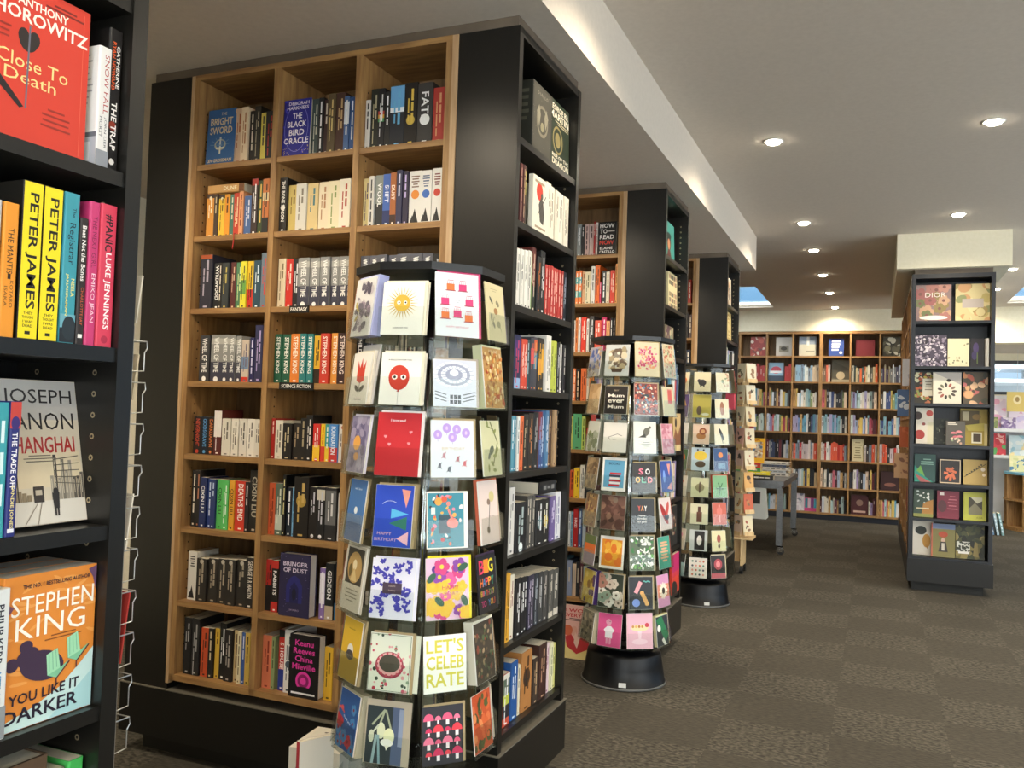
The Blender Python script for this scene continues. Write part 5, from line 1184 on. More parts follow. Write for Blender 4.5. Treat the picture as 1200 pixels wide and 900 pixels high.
fill(S2, [
 ('A', 0, .13, .162, speck('a8a4b0', ['4a5a9a', 'd8ccb4', '7a6a58', '6a80b8', 'b89878'], 40, .05, .14, seed=2), 'blue and tan painted card', {}),
 ('B', 0, .136, .17, art_ship, 'pale card with a sailing ship', {}),
 ('C', 0, .136, .186, solid('dccba8', speck(None, ['d05a80', 'e07a98', 'c83a68', 'e89a70'], 80, .03, .06, (.12, .2, .88, .86), 5)), 'cream card with a pink blossom square', dict(paper='c8a868', env=K)),
 ('D', 0, .132, .185, speck('d8c8a0', ['c86a50', '8a9a70', 'e0a888', 'b88860', 'd0b088'], 70, .03, .08, seed=6), 'peach floral card', {}),
 ('A', 1, .13, .165, solid('b8956a', speck(None, ['a8845c', 'c8a880', 'd0b48c'], 20, .1, .2, seed=2)), 'tan card with brown shapes', {}),
 ('B', 1, .13, .152, solid('2a2422', lambda a: [a.text('BEST', .5, .84, .4, .05, 'c8b8a0')]+[a.text(t, .5, .66-.2*i, .7, .12, 'f0e8dc', bold=True, fit=True) for i, t in enumerate(('Mum', 'ever', 'Mum'))]), 'dark brown card with white script', dict(env=K)),
 ('C', 1, .132, .17, speck('8a4038', ['e8d8c0', 'c05848', '3a4a50', '6a88a0', 'd8a890', '2a2a30', 'e0785c'], 110, .03, .07, seed=8), 'multicoloured dense floral card', dict(env=K)),
 ('D', 1, .128, .158, solid('d8cca4', lambda a: a.rect(.45, .4, .85, .92, 'd88878').rect(.5, .45, .8, .88, 'c85a50')), 'cream card with a coral panel', {}),
 ('A', 2, .13, .165, solid('cdd0c8', speck(None, ['6a7a58', '88906a', 'a0a898'], 18, .08, .2, (0, 0, 1, .6), 3)), 'grey green landscape card', {}),
 ('B', 2, .132, .16, solid('e6e2da', lambda a: a.line(.2, .5, .6, .62, .02, '6a6460').line(.6, .62, .8, .56, .02, '6a6460').line(.2, .5, .3, .42, .02, '6a6460').line(.4, .42, .55, .44, .015, '8a8480')), 'white card with a thin line sketch', {}),
 ('C', 2, .126, .17, solid('e4e0d6', lambda a: a.ell(.56, .68, .14, .15, '6a6658', 14, rot=-.5).poly([(.2, .5), (.5, .62), (.56, .5)], '3a3830').disc(.72, .82, .06, '6a6658').marks(rn, .3, .2, .8, .38, 3, '5a5650', .25)), 'white card with a standing bird', {}),
 ('D', 2, .13, .162, speck('d89aa4', ['e8b8bc', 'c87a88', 'dca8b4'], 40, .06, .14, seed=5), 'pink petal card', {}),
 ('A', 3, .13, .17, speck('8a7458', ['a88c68', 'b89c78', '6a5440'], 40, .06, .14, seed=8), 'brown woven texture card', {}),
 ('B', 3, .136, .178, art_books, 'sky blue card with a stack of red volumes', {}),
 ('C', 3, .132, .156, art_soold, 'black card with bright letters', dict(env=K, paper='2a2624')),
 ('D', 3, .128, .166, solid('3a52a0', lambda a: a.poly([(.6, .9), (.9, .9), (.75, .5)], 'f0a08c').ell(.3, .5, .1, .2, '88a8e0').poly([(.5, .1), (.9, .3), (.9, .05)], 'e8a8a0')), 'dark blue card with coral shapes', dict(env=K)),
 ('A', 4, .13, .18, speck('9a7a5a', ['c8a870', '6a4a38', 'b89058', '8a5848'], 50, .04, .1, seed=9), 'bronze patterned card', {}),
 ('B', 4, .138, .182, solid('6a4a40', speck(None, ['7a584c', '5a3c34', '8a6a58', '4c342c'], 40, .08, .2, seed=3), lambda a: a.ell(.58, .86, .1, .08, '8a7868')), 'brown painted portrait card', dict(paper='e4ddd0')),
 ('C', 4, .128, .17, art_yay, 'charcoal birthday card with white script', dict(paper='2c2e32', env=K)),
 ('D', 4, .13, .17, solid('e0d0cc', lambda a: a.ell(.4, .5, .16, .4, 'a82c28', 12, rot=.6).ell(.6, .4, .2, .1, '2a2a38').ell(.7, .66, .12, .24, 'c85048', 12, rot=-.4)), 'white card with dark red feathers', dict(env=K)),
 ('A', 5, .128, .16, solid('6a7a4a', lambda a: a.rect(0, .4, 1, .7, 'e07030').rect(0, 0, 1, .4, '8a7a98')), 'green and orange striped card', {}),
 ('B', 5, .136, .17, solid('e8e4dc', lambda a: a.rect(.08, .08, .92, .9, 'e0902c'), speck(None, ['e8a838', 'e0782c', 'f0c050'], 20, .1, .2, (.2, .2, .8, .8), 3)), 'white bordered orange and yellow card', {}),
 ('C', 5, .136, .18, speck('5a6a50', ['e8ece0', 'd8dcd0', '3a7a40', '2c4030', 'f0f0e8', '68a850'], 80, .03, .09, seed=4), 'white blossom and green leaf card', dict(env=K)),
 ('D', 5, .13, .17, solid('4aa088', lambda a: a.marks(rn, .15, .2, .85, .86, 7, 'e8b088', .6)), 'teal card with peach lettering', {}),
 ('A', 6, .13, .175, solid('c8b050', speck(None, ['d8c878', '8a6a38', '5a3c6a'], 20, .08, .16, seed=2)), 'mustard card with purple edge', dict(env='4a2c78', thick=.02)),
 ('B', 6, .138, .176, flowers('3a4034', ['e0dcd0', 'c8b8a8', 'a87868', '8a9a88', 'd0c4b4'], 22, .17, 5, '6a6050'), 'grey card of pale roses', dict(env=K)),
 ('C', 6, .134, .17, art_shapes, 'black card with pastel shapes', dict(env=K)),
 ('D', 6, .13, .17, art_daisy, 'pink card with a large daisy', {}),
 ('A', 7, .13, .16, speck('7a7464', ['a89c84', '4a463c', '8a8474'], 40, .05, .12, seed=2), 'grey stone patterned card', dict(env='d0c4a8', thick=.025)),
 ('B', 7, .132, .172, art_doll, 'bright pink card with a white dressed doll', {}),
 ('C', 7, .144, .184, art_cakestand, 'pale pink card with a cake stand', {}),
 ('D', 7, .13, .156, art_leaf, 'dark card with green leaf bands', dict(env='d8d0a0', thick=.018)),
], N2)
dull(S2, N2, ['8a6a4a', '6a7058', 'a84a3c', 'd8ccb4', '7a6a78', '48503c', '88a8c8'], 6)
# far spinner
S3 = spinner(-1.285, 6.95, 15, 'smaller looking card spinner far along, before the third bookcase')
N3 = 'the far spinner'
def anim(bg, c, u=.5, v=.45, r=.24):
    return solid(bg, lambda a: a.ell(u, v, r, r*.7, c, 14).disc(u-r*.8, v+r*.4, r*.45, c).line(u-r*.4, v, u-r*.4, v-r*.9, .08, c).line(u+r*.4, v, u+r*.4, v-r*.9, .08, c))
fill(S3, [
 ('A', 0, .12, .15, solid('dccfae', lambda a: a.ell(.5, .55, .3, .2, 'c86a38').rect(.3, .1, .7, .3, 'c84a28')), 'cream card with an orange mushroom', {}),
 ('B', 0, .126, .15, anim('d8cba8', '3a3438'), 'cream card with a dark elephant', {}),
 ('C', 0, .12, .15, speck('dccfae', ['b88868', '8a9470', 'c8a080'], 16, .05, .1, seed=2), 'cream floral sketch card', {}),
 ('A', 1, .12, .18, solid('5a4878', lambda a: a.poly([(.2, .5), (.8, .5), (.6, .8)], 'c8a058')), 'purple card with a gold shape', {}),
 ('B', 1, .14, .18, solid('a89c44', lambda a: a.ell(.36, .3, .14, .2, '5a4a38', 14).ell(.7, .14, .2, .06, 'c8c8b0')), 'olive yellow card with a small owl', {}),
 ('C', 1, .126, .15, solid('dcd0b0', lambda a: a.ell(.5, .5, .16, .36, 'a06848', 14)), 'cream card with a brown bear', {}),
 ('A', 2, .12, .16, solid('e0dcd4'), 'plain white card', {}),
 ('B', 2, .126, .155, solid('d8bca4', lambda a: a.ell(.5, .4, .28, .18, 'a87040').disc(.6, .64, .22, '8a4a30').disc(.6, .64, .12, 'c89868')), 'peach card with a maned lion', {}),
 ('C', 2, .126, .16, solid('dcd2b4', lambda a: a.ell(.5, .5, .1, .34, '2a2a28', 12, rot=.4).line(.5, .3, .6, .06, .05, '3a3a30')), 'cream card with a dark plant stem', {}),
 ('A', 3, .12, .16, solid('4a6a48', lambda a: a.ell(.5, .6, .3, .2, 'd86838')), 'green card with an orange bloom', {}),
 ('B', 3, .138, .178, solid('b8c8d0', lambda a: a.ell(.5, .65, .36, .2, 'e0c040').ell(.5, .28, .28, .14, '5a4a38').disc(.34, .9, .05, '2a2a28').disc(.66, .9, .05, '2a2a28')), 'pale blue card with a yellow horned beast', {}),
 ('C', 3, .134, .178, solid('2a4a78', lambda a: a.ell(.5, .7, .16, .12, 'e0884c').rect(.3, .1, .8, .36, '6a90b0')), 'navy card with an orange figure', {}),
 ('A', 4, .12, .16, solid('dcd4c4', lambda a: a.ell(.4, .72, .3, .12, 'c8583c')), 'white card with a coral bloom', {}),
 ('B', 4, .134, .15, solid('c8c8a0', lambda a: a.ell(.5, .5, .26, .2, '8a8460').ell(.5, .5, .06, .3, '5a4a38')), 'green grey card with a fish', {}),
 ('C', 4, .134, .172, solid('78a878', lambda a: [a.line(.5, .4, .5+.3*math.cos(t), .4+.3*math.sin(t), .06, '2c5a38') for t in (0, 1, 2, 3.1, 4.4)]), 'green card with a starry plant', dict(env='c85838', thick=.03)),
 ('A', 5, .12, .16, solid('b8b890', lambda a: a.line(.1, .2, .9, .7, .04, '8a8c60')), 'sage green card', {}),
 ('B', 5, .134, .156, solid('e0dab8', lambda a: a.rect(.36, .1, .66, .6, '6a4030').rect(.42, .6, .58, .86, '5a3428')), 'cream card with a brown bottle', {}),
 ('C', 5, .13, .17, solid('c8604c', lambda a: a.line(.5, .1, .5, .9, .1, 'e0988a').ell(.5, .6, .2, .2, 'd87868')), 'salmon red card', {}),
 ('A', 6, .12, .16, solid('dccdbc', lambda a: a.ell(.4, .3, .2, .12, 'd86a90').ell(.6, .7, .16, .1, 'd890a8')), 'cream card with pink petals', {}),
 ('B', 6, .134, .16, solid('c8ccc8', lambda a: a.rect(.26, .06, .84, .94, '2a2624').ell(.54, .5, .14, .24, 'e0dcd4')), 'pale card with a white bird on black', {}),
 ('C', 6, .13, .16, solid('dcd2a4', lambda a: a.ell(.5, .6, .14, .2, '9a4838').ell(.5, .25, .08, .1, '5a4038')), 'cream card with a red dressed lady', {}),
 ('A', 7, .12, .17, solid('98b8bc', lambda a: a.rect(0, .6, 1, 1, '2a2a2c')), 'pale blue and black card', {}),
 ('B', 7, .138, .152, solid('e4dcd0', lambda a: [a.disc(.2+.2*i, .16+.22*j, .06, ['c86a50', '6a8a78', '4a4a58', 'd89888'][(i+j*3) % 4], 8) for i in range(4) for j in range(4)]), 'cream card with a grid of small motifs', {}),
 ('C', 7, .134, .176, solid('241a1a', lambda a: a.ell(.5, .6, .28, .24, 'a83c44').rect(0, 0, 1, .22, 'b85860').ell(.5, .6, .14, .14, 'd88080')), 'black card with a red bloom', dict(env='d8c8a0')),
], N3)
dull(S3, N3, ['8a6a4a', '6a7058', 'a84a3c', 'd8ccb4'], 7, range(0, 8, 2))

# ------------------------------------------------------------------ display tower on the right of the aisle
TX0, TX1, TY, TL = .259, .917, 8.461, 3.7
TZ = [2.39, 1.987, 1.657, 1.295, .953, .642, .303]
tw = empty('display_tower', ((TX0+TX1)/2, TY, 0), 'dark free standing display tower under the boxed ceiling head, covers facing the aisle', 'bookcase')
def tp(name, m, *boxes, parent=None):
    b = MB(); [b.box(q[0]-(TX0+TX1)/2, q[1]-(TX0+TX1)/2, q[2]-TY, q[3]-TY, q[4], q[5], m) for q in boxes]; return b.build(name, parent or tw)
tp('plinth', M_BLACK, (TX0-.008, TX1+.008, TY-.01, TY+TL, ZPB, ZTR+.005)); tp('kickboard', mat('15140f', .6), (TX0+.03, TX1-.06, TY+.06, TY+TL-.06, 0, ZPB))
for x in (TX0, TX1-.032): tp('end_upright', M_NAVY, (x, x+.032, TY, TY+.27, ZTR+.005, 2.81))
tp('end_top', M_NAVY, (TX0+.032, TX1-.032, TY+.002, TY+.27, 2.77, 2.81)); tp('end_back', M_NAVY, (TX0, TX1, TY+.27, TY+.288, ZTR+.005, 2.81))
tp('core_panel', M_BLACK, (TX0+.25, TX1, TY+.288, TY+TL, ZTR+.005, 2.81)); tp('head_trim', M_HEAD, (TX0+.02, TX1-.02, TY+.02, TY+TL-.02, 2.81, ZS))
for z in TZ: tp('end_shelf', M_NAVY, (TX0+.032, TX1-.032, TY+.004, TY+.27, z-.026, z))
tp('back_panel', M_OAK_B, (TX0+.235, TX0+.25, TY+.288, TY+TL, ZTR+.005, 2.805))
for i in range(5): y = TY+.29+i*.845; tp('upright', M_OAK_V, (TX0-.004, TX0+.235, y, y+.026, ZTR+.01, 2.805))
for z in SZ+[2.79]:
    for i in range(4): y = TY+.316+i*.845; tp('shelf', M_OAK_H, (TX0, TX0+.235, y, y+.819, z-.022, z))
def tface(x, z, w, h, cover, draw, label, t=.02, tilt=.06, y=TY+.1): face(label, w, h, t, cover, draw, m_face(x, y, z, tilt), hard=True)
def peony(a): a.rect(0, 0, 1, 1, 'a88a88'); flowers('8a7270', ['a87068', 'b88474', '985a58', 'c09878', '8a7848', '6a7048'], 22, .17, 3, '7a5048')(a); a.text('DIOR', .55, .72, .74, .13, 'e4d8d0'); a.ell(.5, .1, .4, .06, 'ece4dc')
def tblocks(*cols):
    return lambda a: [a.rect(0, 0, 1, 1, cols[0])]+[a.ell(rn.random(), rn.random(), rn.uniform(.06, .2), rn.uniform(.05, .16), rn.choice(cols), 10, rot=rn.random()*3) for _ in range(26)]
tface(.295, TZ[0], .285, .335, 'a88a88', peony, 'large pink peony cover at the top of the tower')
tface(.612, TZ[0], .27, .335, 'cfc08c', lambda a: (tblocks('cfc08c', 'b8a868', 'a08c58', '8a9060', 'c89868', 'd8cc98')(a), a.rect(.2, .36, .82, .6, 'b4a8a0')), 'cream patterned cover with a grey panel, top of the tower')
tface(.292, TZ[1], .256, .285, '5a5060', lambda a: (speck('484050', ['8a7e90', 'b8acb8', '6a6070', '38303c', 'a094a0', 'd8d0d4'], 190, .03, .06, (0, 0, 1, 1), 3)(a)), 'grey violet pebble textured cover on the tower')
tface(.556, TZ[1], .171, .25, 'ddd4b0', speck('ddd4b0', ['6a6850', '8a8868', 'a09870'], 12, .03, .08, seed=4), 'cream cover with tiny botanical sprigs on the tower')
tface(.734, TZ[1], .11, .25, '1e1a20', lambda a: a.rect(0, 0, 1, 1, '1e1a20').ell(.4, .66, .2, .2, '4a3a68', 14).ell(.3, .4, .2, .16, '3a2e58', 14).line(.5, .1, .5, .5, .08, '5a6a38'), 'narrow black cover with a violet iris on the tower')
book_at(.028, .25, .18, m_front(.85, TY+.06, TZ[1]), 'd4d2cc', 'thin pale spine beside the violet iris cover on the tower', None, name='hardcover_book')
tface(.294, TZ[2], .165, .278, '3a3428', lambda a: (speck('3a3428', ['c8b048', '8a9048', 'b05838', 'd8d0a8', '6a4a30', 'c87850'], 70, .04, .12, (0, 0, 1, 1), 5)(a), a.rect(.4, .24, .98, .8, 'e0d8c4'), a.marks(rn, .46, .4, .92, .74, 4, '8a8070', .4)), 'dark leafy cover with a white label, left on third tower shelf', y=TY+.12)
tface(.441, TZ[2], .225, .278, 'ddd4c0', lambda a: (a.rect(0, 0, 1, 1, 'ddd4c0'), a.poly([(0, 1), (1, 1), (1, .6)], 'b0a8a0'), [a.ell(.5+.26*math.cos(t), .4+.2*math.sin(t), .09, .04, c, 8, rot=t) for t, c in zip([x*.57 for x in range(11)], ['4a4038', '8a7060', 'a05848', '3a3430', '6a6a50']*3)], a.ell(.56, .74, .08, .05, '3a3430')), 'white cover with a ring of dark berries on the tower', y=TY+.075)
tface(.682, TZ[2], .195, .284, '6a5a48', tblocks('5a5040', 'c8885c', 'd8a878', 'b8604c', 'e0b890', '4a4a3c', 'c8706c'), 'warm still life cover with peaches on the tower')
tface(.31, TZ[3], .14, .32, 'd8cdbc', lambda a: (a.rect(0, 0, 1, 1, 'd8cdbc'), a.disc(.22, .25, .3, 'a83a34', 20), a.disc(.1, .78, .26, '3a2824', 16), a.disc(.78, .85, .2, 'b8483c', 14), a.disc(.45, .55, .1, '8a3830', 12), a.rect(.66, 0, 1, .6, 'd0c8a8')), 'cream cover with large red circles on the tower')
tface(.455, TZ[3], .12, .23, '23261f', speck('23261f', ['3a3e30', '8a8870', '4a5040'], 14, .04, .1, seed=6), 'dark cover with faint white dots on the tower', y=TY+.13)
tface(.549, TZ[3], .152, .21, '57524a', lambda a: (a.rect(0, 0, 1, 1, '57524a'), [a.ell(u, v, .16, .09, c, 12, 0, PI) for u, v, c in ((.4, .46, 'd87880'), (.68, .52, 'e08c90'), (.5, .3, 'c86a74'), (.72, .32, 'd88088'))], speck(None, ['e0c8b0', 'c8a088', '8a9a78'], 12, .04, .08, (.2, .06, .8, .28), 3)(a), a.rect(.1, .84, .6, .88, 'd8d0c0'), a.rect(.1, .9, .5, .94, 'd8d0c0')), 'grey cover with pink toadstools on the tower', y=TY+.07)
tface(.664, TZ[3], .215, .322, 'b8a048', lambda a: (a.rect(0, 0, 1, 1, 'a89038'), a.rect(.0, .55, .7, .95, '5a4a28'), a.rect(.1, .68, .32, .92, 'b0a484'), a.ell(.6, .78, .16, .08, '8a6a30'), a.poly([(.2, .55), (.9, .62), (1, .4), (.3, .4)], 'c8b450'), a.rect(.88, 0, 1, .6, 'd8c888'), a.rect(.42, .06, .8, .36, 'e4dcc0'), a.rect(.48, .1, .76, .32, '4a3a24')), 'yellow brown interior cover at the edge of the fourth tower shelf', y=TY+.12)
tface(.302, TZ[4], .172, .248, '2a5048', lambda a: (a.rect(0, 0, 1, 1, '2c4c48'), a.poly([(0, 0), (0, .6), (.5, .2), (.9, 0)], '2f8a78'), a.poly([(0, .3), (.8, .0), (.3, 0)], 'a85a58'), a.poly([(.1, .4), (.3, .6), (.5, .2)], '6aa048'), a.marks(rn, .3, .6, .9, .86, 3, '7aa090', .4)), 'dark teal cover with slanted colours on the tower')
tface(.506, TZ[4], .167, .21, '2e2a2c', lambda a: (a.rect(0, 0, 1, 1, 'e0c8a8'), a.rect(.05, .04, .95, .96, '35302f'), a.ell(.5, .56, .1, .1, 'c8684a'), [a.line(.5+.3*math.cos(t), .4+.3*math.sin(t), .5+.1*math.cos(t+.6), .46+.1*math.sin(t+.6), .12, 'd0704c') for t in (0.2, 1, 2.1, 3, 3.9, 4.7, 5.5)]), 'black cover with an orange octopus, cream border, on the tower')
tface(.692, TZ[4], .188, .218, 'b89c5c', lambda a: (a.rect(0, 0, 1, 1, 'b89c5c'), a.line(.05, .3, .95, .85, .03, '5a5030'), [a.disc(.15+.1*i, .38+.07*i, .04, '4a4430', 8) for i in range(7)], a.disc(.82, .62, .09, 'ece0cc'), a.disc(.86, .4, .07, 'e8d8c0')), 'tan cover with a blossom branch on the tower')
tface(.299, TZ[5], .16, .248, '3a4a3c', lambda a: (a.rect(0, 0, 1, 1, '3c4c3e'), a.poly([(.4, 0), (.5, .5), (1, .64), (1, 0)], 'b07c3c'), a.rect(0, 0, 1, .12, '8a8a48'), speck(None, ['e0e0d8', 'c8d0c8'], 18, .03, .07, (.2, .5, .8, .98), 3)(a), a.rect(.16, .28, .8, .33, 'd8c8a0')), 'green cover with a white flower spray, sixth tower shelf')
tface(.489, TZ[5], .176, .242, '7a2c3c', lambda a: (a.rect(0, 0, 1, 1, '7a2c3c'), a.ell(.24, .44, .2, .22, '5a3438'), a.rect(.12, .84, .32, .94, 'e0d4cc'), a.marks(rn, .46, .3, .94, .86, 5, 'c06a74', .3)), 'maroon cover with faint pink lettering on the tower')
tface(.698, TZ[5], .178, .244, 'b8b848', lambda a: (a.rect(0, 0, 1, 1, 'b8b848'), a.rect(.22, .2, .82, .82, '4a4638'), a.poly([(.22, .4), (.5, .62), (.82, .36), (.82, .2), (.22, .2)], '8a8468'), a.poly([(.3, .82), (.6, .6), (.82, .7), (.82, .82)], 'c8c4a8'), a.text('ASIA', .7, .1, .3, .06, '6a6a28')), 'lime green cover with a framed photograph on the tower')
tface(.299, TZ[6], .165, .3, 'ddd4c4', lambda a: (a.rect(0, 0, 1, 1, 'ddd4c4'), a.ell(.4, .72, .28, .13, '22261c', 16), a.ell(.68, .42, .2, .2, 'c08a30', 18), a.poly([(.6, .3), (.72, .18), (.8, .3)], 'b07c2a')), 'white cover with a mango and dark leaves, lowest tower shelf', y=TY+.13)
tface(.446, TZ[6], .19, .292, '7a7048', lambda a: (a.rect(0, 0, 1, 1, '7c7444'), a.rect(0, .84, 1, 1, '6a7898'), a.rect(0, 0, .06, 1, 'b86048'), a.ell(.5, .68, .2, .09, 'b04c30', 14), a.ell(.5, .5, .08, .08, 'c8a890'), a.poly([(.3, .16), (.4, .46), (.62, .46), (.7, .16)], '3a3430'), a.rect(.44, .2, .56, .42, 'ccc4b4')), 'olive cover with a figure in a red hat on the tower', y=TY+.08)
tface(.64, TZ[6], .226, .308, '2e3020', lambda a: (speck('2e3020', ['4a4c2c', '6a6438', '22241a', '8a7c48', '3a4028'], 60, .06, .16, (0, 0, 1, 1), 8)(a), a.rect(.04, .2, .5, .48, 'd0d0c4'), speck(None, ['3a3c30'], 30, .03, .05, (.06, .22, .48, .46), 2)(a), a.rect(.1, .14, .48, .2, 'e8e4dc'), a.poly([(.6, .1), (.66, .5), (.76, .46), (.8, .06)], '8a7a48')), 'dark jungle cover with a white plate, lowest tower shelf')
# covers and spines on the tower's oak side facing the soffit
for x, y, z, w, h, c, c2, l in ((.205, 9.2, SZ[2], .16, .26, 'c8ccd4', 'a8b0bc', 'pale grey volume jutting from the oak side of the tower'), (.165, 9.2, SZ[3], .2, .262, '4a6a98', 'c8d4e0', 'blue and white magazine jutting from the oak side of the tower'),
                                (.19, 9.22, SZ[4], .14, .2, 'b85a28', 'c86a38', 'orange volume jutting from the oak side of the tower'), (.145, 9.2, SZ[5], .2, .24, 'c8a078', '8a6048', 'tan cover jutting from the oak side of the tower')):
    face(l, w, h, .02, c, tblocks(c, c, c2), m_face(x, y, z, .04), hard=True)
TS = random.Random(4)
for z in (SZ[1], SZ[2], SZ[4], SZ[6], SZ[7]):
    y = TY+.33+(.03 if z == SZ[1] else 0)
    for k in range(4):
        w, h = TS.uniform(.02, .05), TS.uniform(.19, .25); c = TS.choice(['b8a078', '8a4a38', 'd8d0c0', '3a4048', '6a7a58', 'c8783c', '483830'])
        book_at(w, h, .15, Matrix.Translation((TX0-.008+TS.uniform(0, .02), y+w, z)) @ Matrix.Rotation(-PI/2, 4, 'Z'), c, 'spine on the oak side of the tower, seen edge on along the aisle', 'spines on the oak side of the tower'); y += w+.003

# ------------------------------------------------------------------ far wall bookcase
wb = empty('wall_bookcase', (0, YB, 0), 'long oak bookcase filling the far wall under the cream header', 'bookcase')
def wp(name, m, *boxes):
    b = MB(); [b.box(q[0], q[1], q[2], q[3], q[4], q[5], m) for q in boxes]; return b.build(name, wb)
BX = [-2.02-.407*3, -2.02-.407*2, -2.02-.407, -2.02, -1.611, -1.228, -.818, -.402, .005, .412, .82]
BZ = [2.467, 2.075, 1.69, 1.307, .897, .49, .108]
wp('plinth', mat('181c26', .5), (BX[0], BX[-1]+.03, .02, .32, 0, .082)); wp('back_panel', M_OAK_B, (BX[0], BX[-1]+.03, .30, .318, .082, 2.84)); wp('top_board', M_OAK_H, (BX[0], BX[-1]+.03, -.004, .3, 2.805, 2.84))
for i, x in enumerate(BX): t = .024 if x == -.818 else .012; wp('upright', M_OAK_V, (x-t, x+t, -.003, .3, .082, 2.805))
for z in BZ:
    for i in range(len(BX)-1): wp('shelf', M_OAK_H, (BX[i]+(.024 if BX[i] == -.818 else .012), BX[i+1]-(.024 if BX[i+1] == -.818 else .012), 0, .3, z-.026, z))
def wface(x, z, w, h, cover, draw, label): face(label, w, h, .025, cover, draw, m_face(x, YB+.1, z, .07), hard=True)
wface(-1.87, BZ[0], .23, .3, '9a3c38', tblocks('9a3c38', 'c8a898', '6a4840', 'b85848', 'd8c8b8'), 'red and cream patterned cover, top row of the far wall')
wface(-1.485, BZ[0], .235, .29, 'b8b4ac', lambda a: a.rect(0, 0, 1, 1, 'c4c0b8').rect(.2, .2, .82, .56, '8a8474').ell(.5, .4, .2, .1, '3a3428'), 'pale cover with a small dark picture, top row of the far wall')
wface(-1.145, BZ[0], .25, .3, 'c0c0b4', lambda a: a.rect(0, 0, 1, 1, 'c4c2b0').rect(0, .6, 1, 1, '8a98a8').rect(.45, .55, .6, 1, 'd8dcd8').rect(.4, .24, .9, .27, '6a6a5c'), 'pale cover with a grey blue top, top row of the far wall')
wface(-.715, BZ[0], .215, .265, '2c4a94', lambda a: (a.rect(0, 0, 1, 1, '2c4a94'), [a.rect(.2, .8-.16*i, .8-.05*i, .9-.16*i, 'e4e8ee') for i in range(4)], a.disc(.8, .2, .1, 'e4e8ee')), 'blue cover with white lettering bands, top row of the far wall')
wface(-.335, BZ[0], .265, .25, '6a2028', lambda a: a.rect(0, 0, 1, 1, '6e2028'), 'plain dark red cover, top row of the far wall')
wface(.04, BZ[0], .24, .285, '6a6450', tblocks('4a4638', '8a8468', 'c8c4b0', '6a6450', '2a2820'), 'mottled olive cover, last on the top row of the far wall')
wface(-1.59, BZ[1], .225, .29, '8ab0cc', lambda a: a.rect(0, 0, 1, 1, '90b4cc').ell(.5, .6, .34, .2, 'c05060').rect(.1, .44, .9, .56, 'e4e8ec').rect(0, 0, 1, .3, '3a4a5c'), 'sky blue cover with a red shape, second row of the far wall')
wface(-.665, BZ[1], .25, .33, '5a5648', lambda a: a.rect(0, 0, 1, 1, '64604e').poly([(0, .2), (0, 1), (1, .6), (1, 0)], '504c3e').disc(.5, .3, .24, 'b8a888').rect(0, 0, 1, .12, 'a09880'), 'grey cover with a round stone, second row of the far wall')
wface(-1.22, BZ[6], .2, .26, 'c8c0c8', tblocks('d0c8d0', '8a8a98', 'e0dce0'), 'pale sketch cover on the bottom row of the far wall')
wface(-.36, BZ[6], .24, .29, '4a1c20', lambda a: a.rect(0, 0, 1, 1, '4a1c20').ell(.5, .6, .2, .16, '8a6a5c').rect(.15, .1, .85, .2, 'c8a898'), 'dark maroon cover on the bottom row of the far wall')
wface(.04, BZ[5], .26, .28, '3a1a1c', lambda a: a.rect(0, 0, 1, 1, '34181a').ell(.5, .3, .3, .1, '8a5a4c'), 'dark red cover beside the tower, sixth row of the far wall')
wface(-.36, BZ[4], .16, .33, 'd0c49c', lambda a: (a.rect(0, 0, 1, 1, 'd0c49c'), a.marks(rn, .15, .1, .85, .9, 7, '8a7c58', .4)), 'tall cream cover, fifth row of the far wall')
wface(-1.02, BZ[6], .19, .2, 'd04888', lambda a: (a.rect(0, 0, 1, 1, 'd04888'), [a.rect(.05+.22*i, .25, .25+.22*i, .95, ['3a8a98', 'e0c8d8', '8a5098', '48a8c8'][i]) for i in range(4)]), 'pink boxed set on the bottom row of the far wall')
PAL = {0: ['c8a898', 'b84a48', 'c86a58', 'd8b8a8', 'e0d0c0', 'a83c40'], 1: ['d8b048', 'c84848', 'd8683c', 'e0d0b8', 'b05058'], 2: ['a8c4d8', '90b4cc', 'd8dcd8', 'c8b8a0', '8898a8'], 3: ['c86850', 'd8c8b8', 'b84c40', '8a7a68'],
       4: ['e0883c', 'd8683c', '6a6a5c', 'c8b890', '4a5854', 'd8d0b8'], 5: ['3a3848', '6a6a68', 'd8d0c0', '4a3a58', 'a89878', 'c8ccd0']}
def packed(name, where, cells, seed):
    g = random.Random(seed); mb = MB()
    for x0, x1, z, hm, cols, frac in cells:
        x = x0; end = x0+(x1-x0)*frac
        while x < end-.012:
            w = min(g.uniform(.018, .042), end-x); h = hm*g.uniform(.72, 1); c = g.choice(cols); y = YB+.05+g.uniform(-.012, .02); m = mat(c)
            mb.box(x, x+w-.001, y, y+.14, z, z+h, m); tcol = 'e8e0d4' if sum(lin(c)[:3]) < .9 else '484038'; k = (x+x+w)/2
            for q in range(g.randint(0, 2)):
                v = g.uniform(.25, .7); mb.add([(k-w*.1, y-.0006, z+h*v), (k+w*.1, y-.0006, z+h*v), (k+w*.1, y-.0006, z+h*(v+.2)), (k-w*.1, y-.0006, z+h*(v+.2))], [(0, 1, 2, 3)], mat(tcol))
            x += w
    o = mb.build(name); tag(o, where, 'books', kind='stuff'); return o
MIX = ['d8d0c0', 'c8ccd4', 'e0dcd4', 'b84a48', '8a98b8', '3a4a78', 'c8a068', '4a4a48', 'a8c0c0', 'c86a78', '7a8a60', '5a2c38', 'd8b860', '9a88b0', '282a30', '6aa0b8', 'e0c8b0']
COOL = ['a8b8d8', '7a98c8', 'd8dce0', '8ab0b8', 'b0a8c8', 'e0e0dc', '4a5a88', 'a84858', 'd8d0c0', 'c8d8d0']
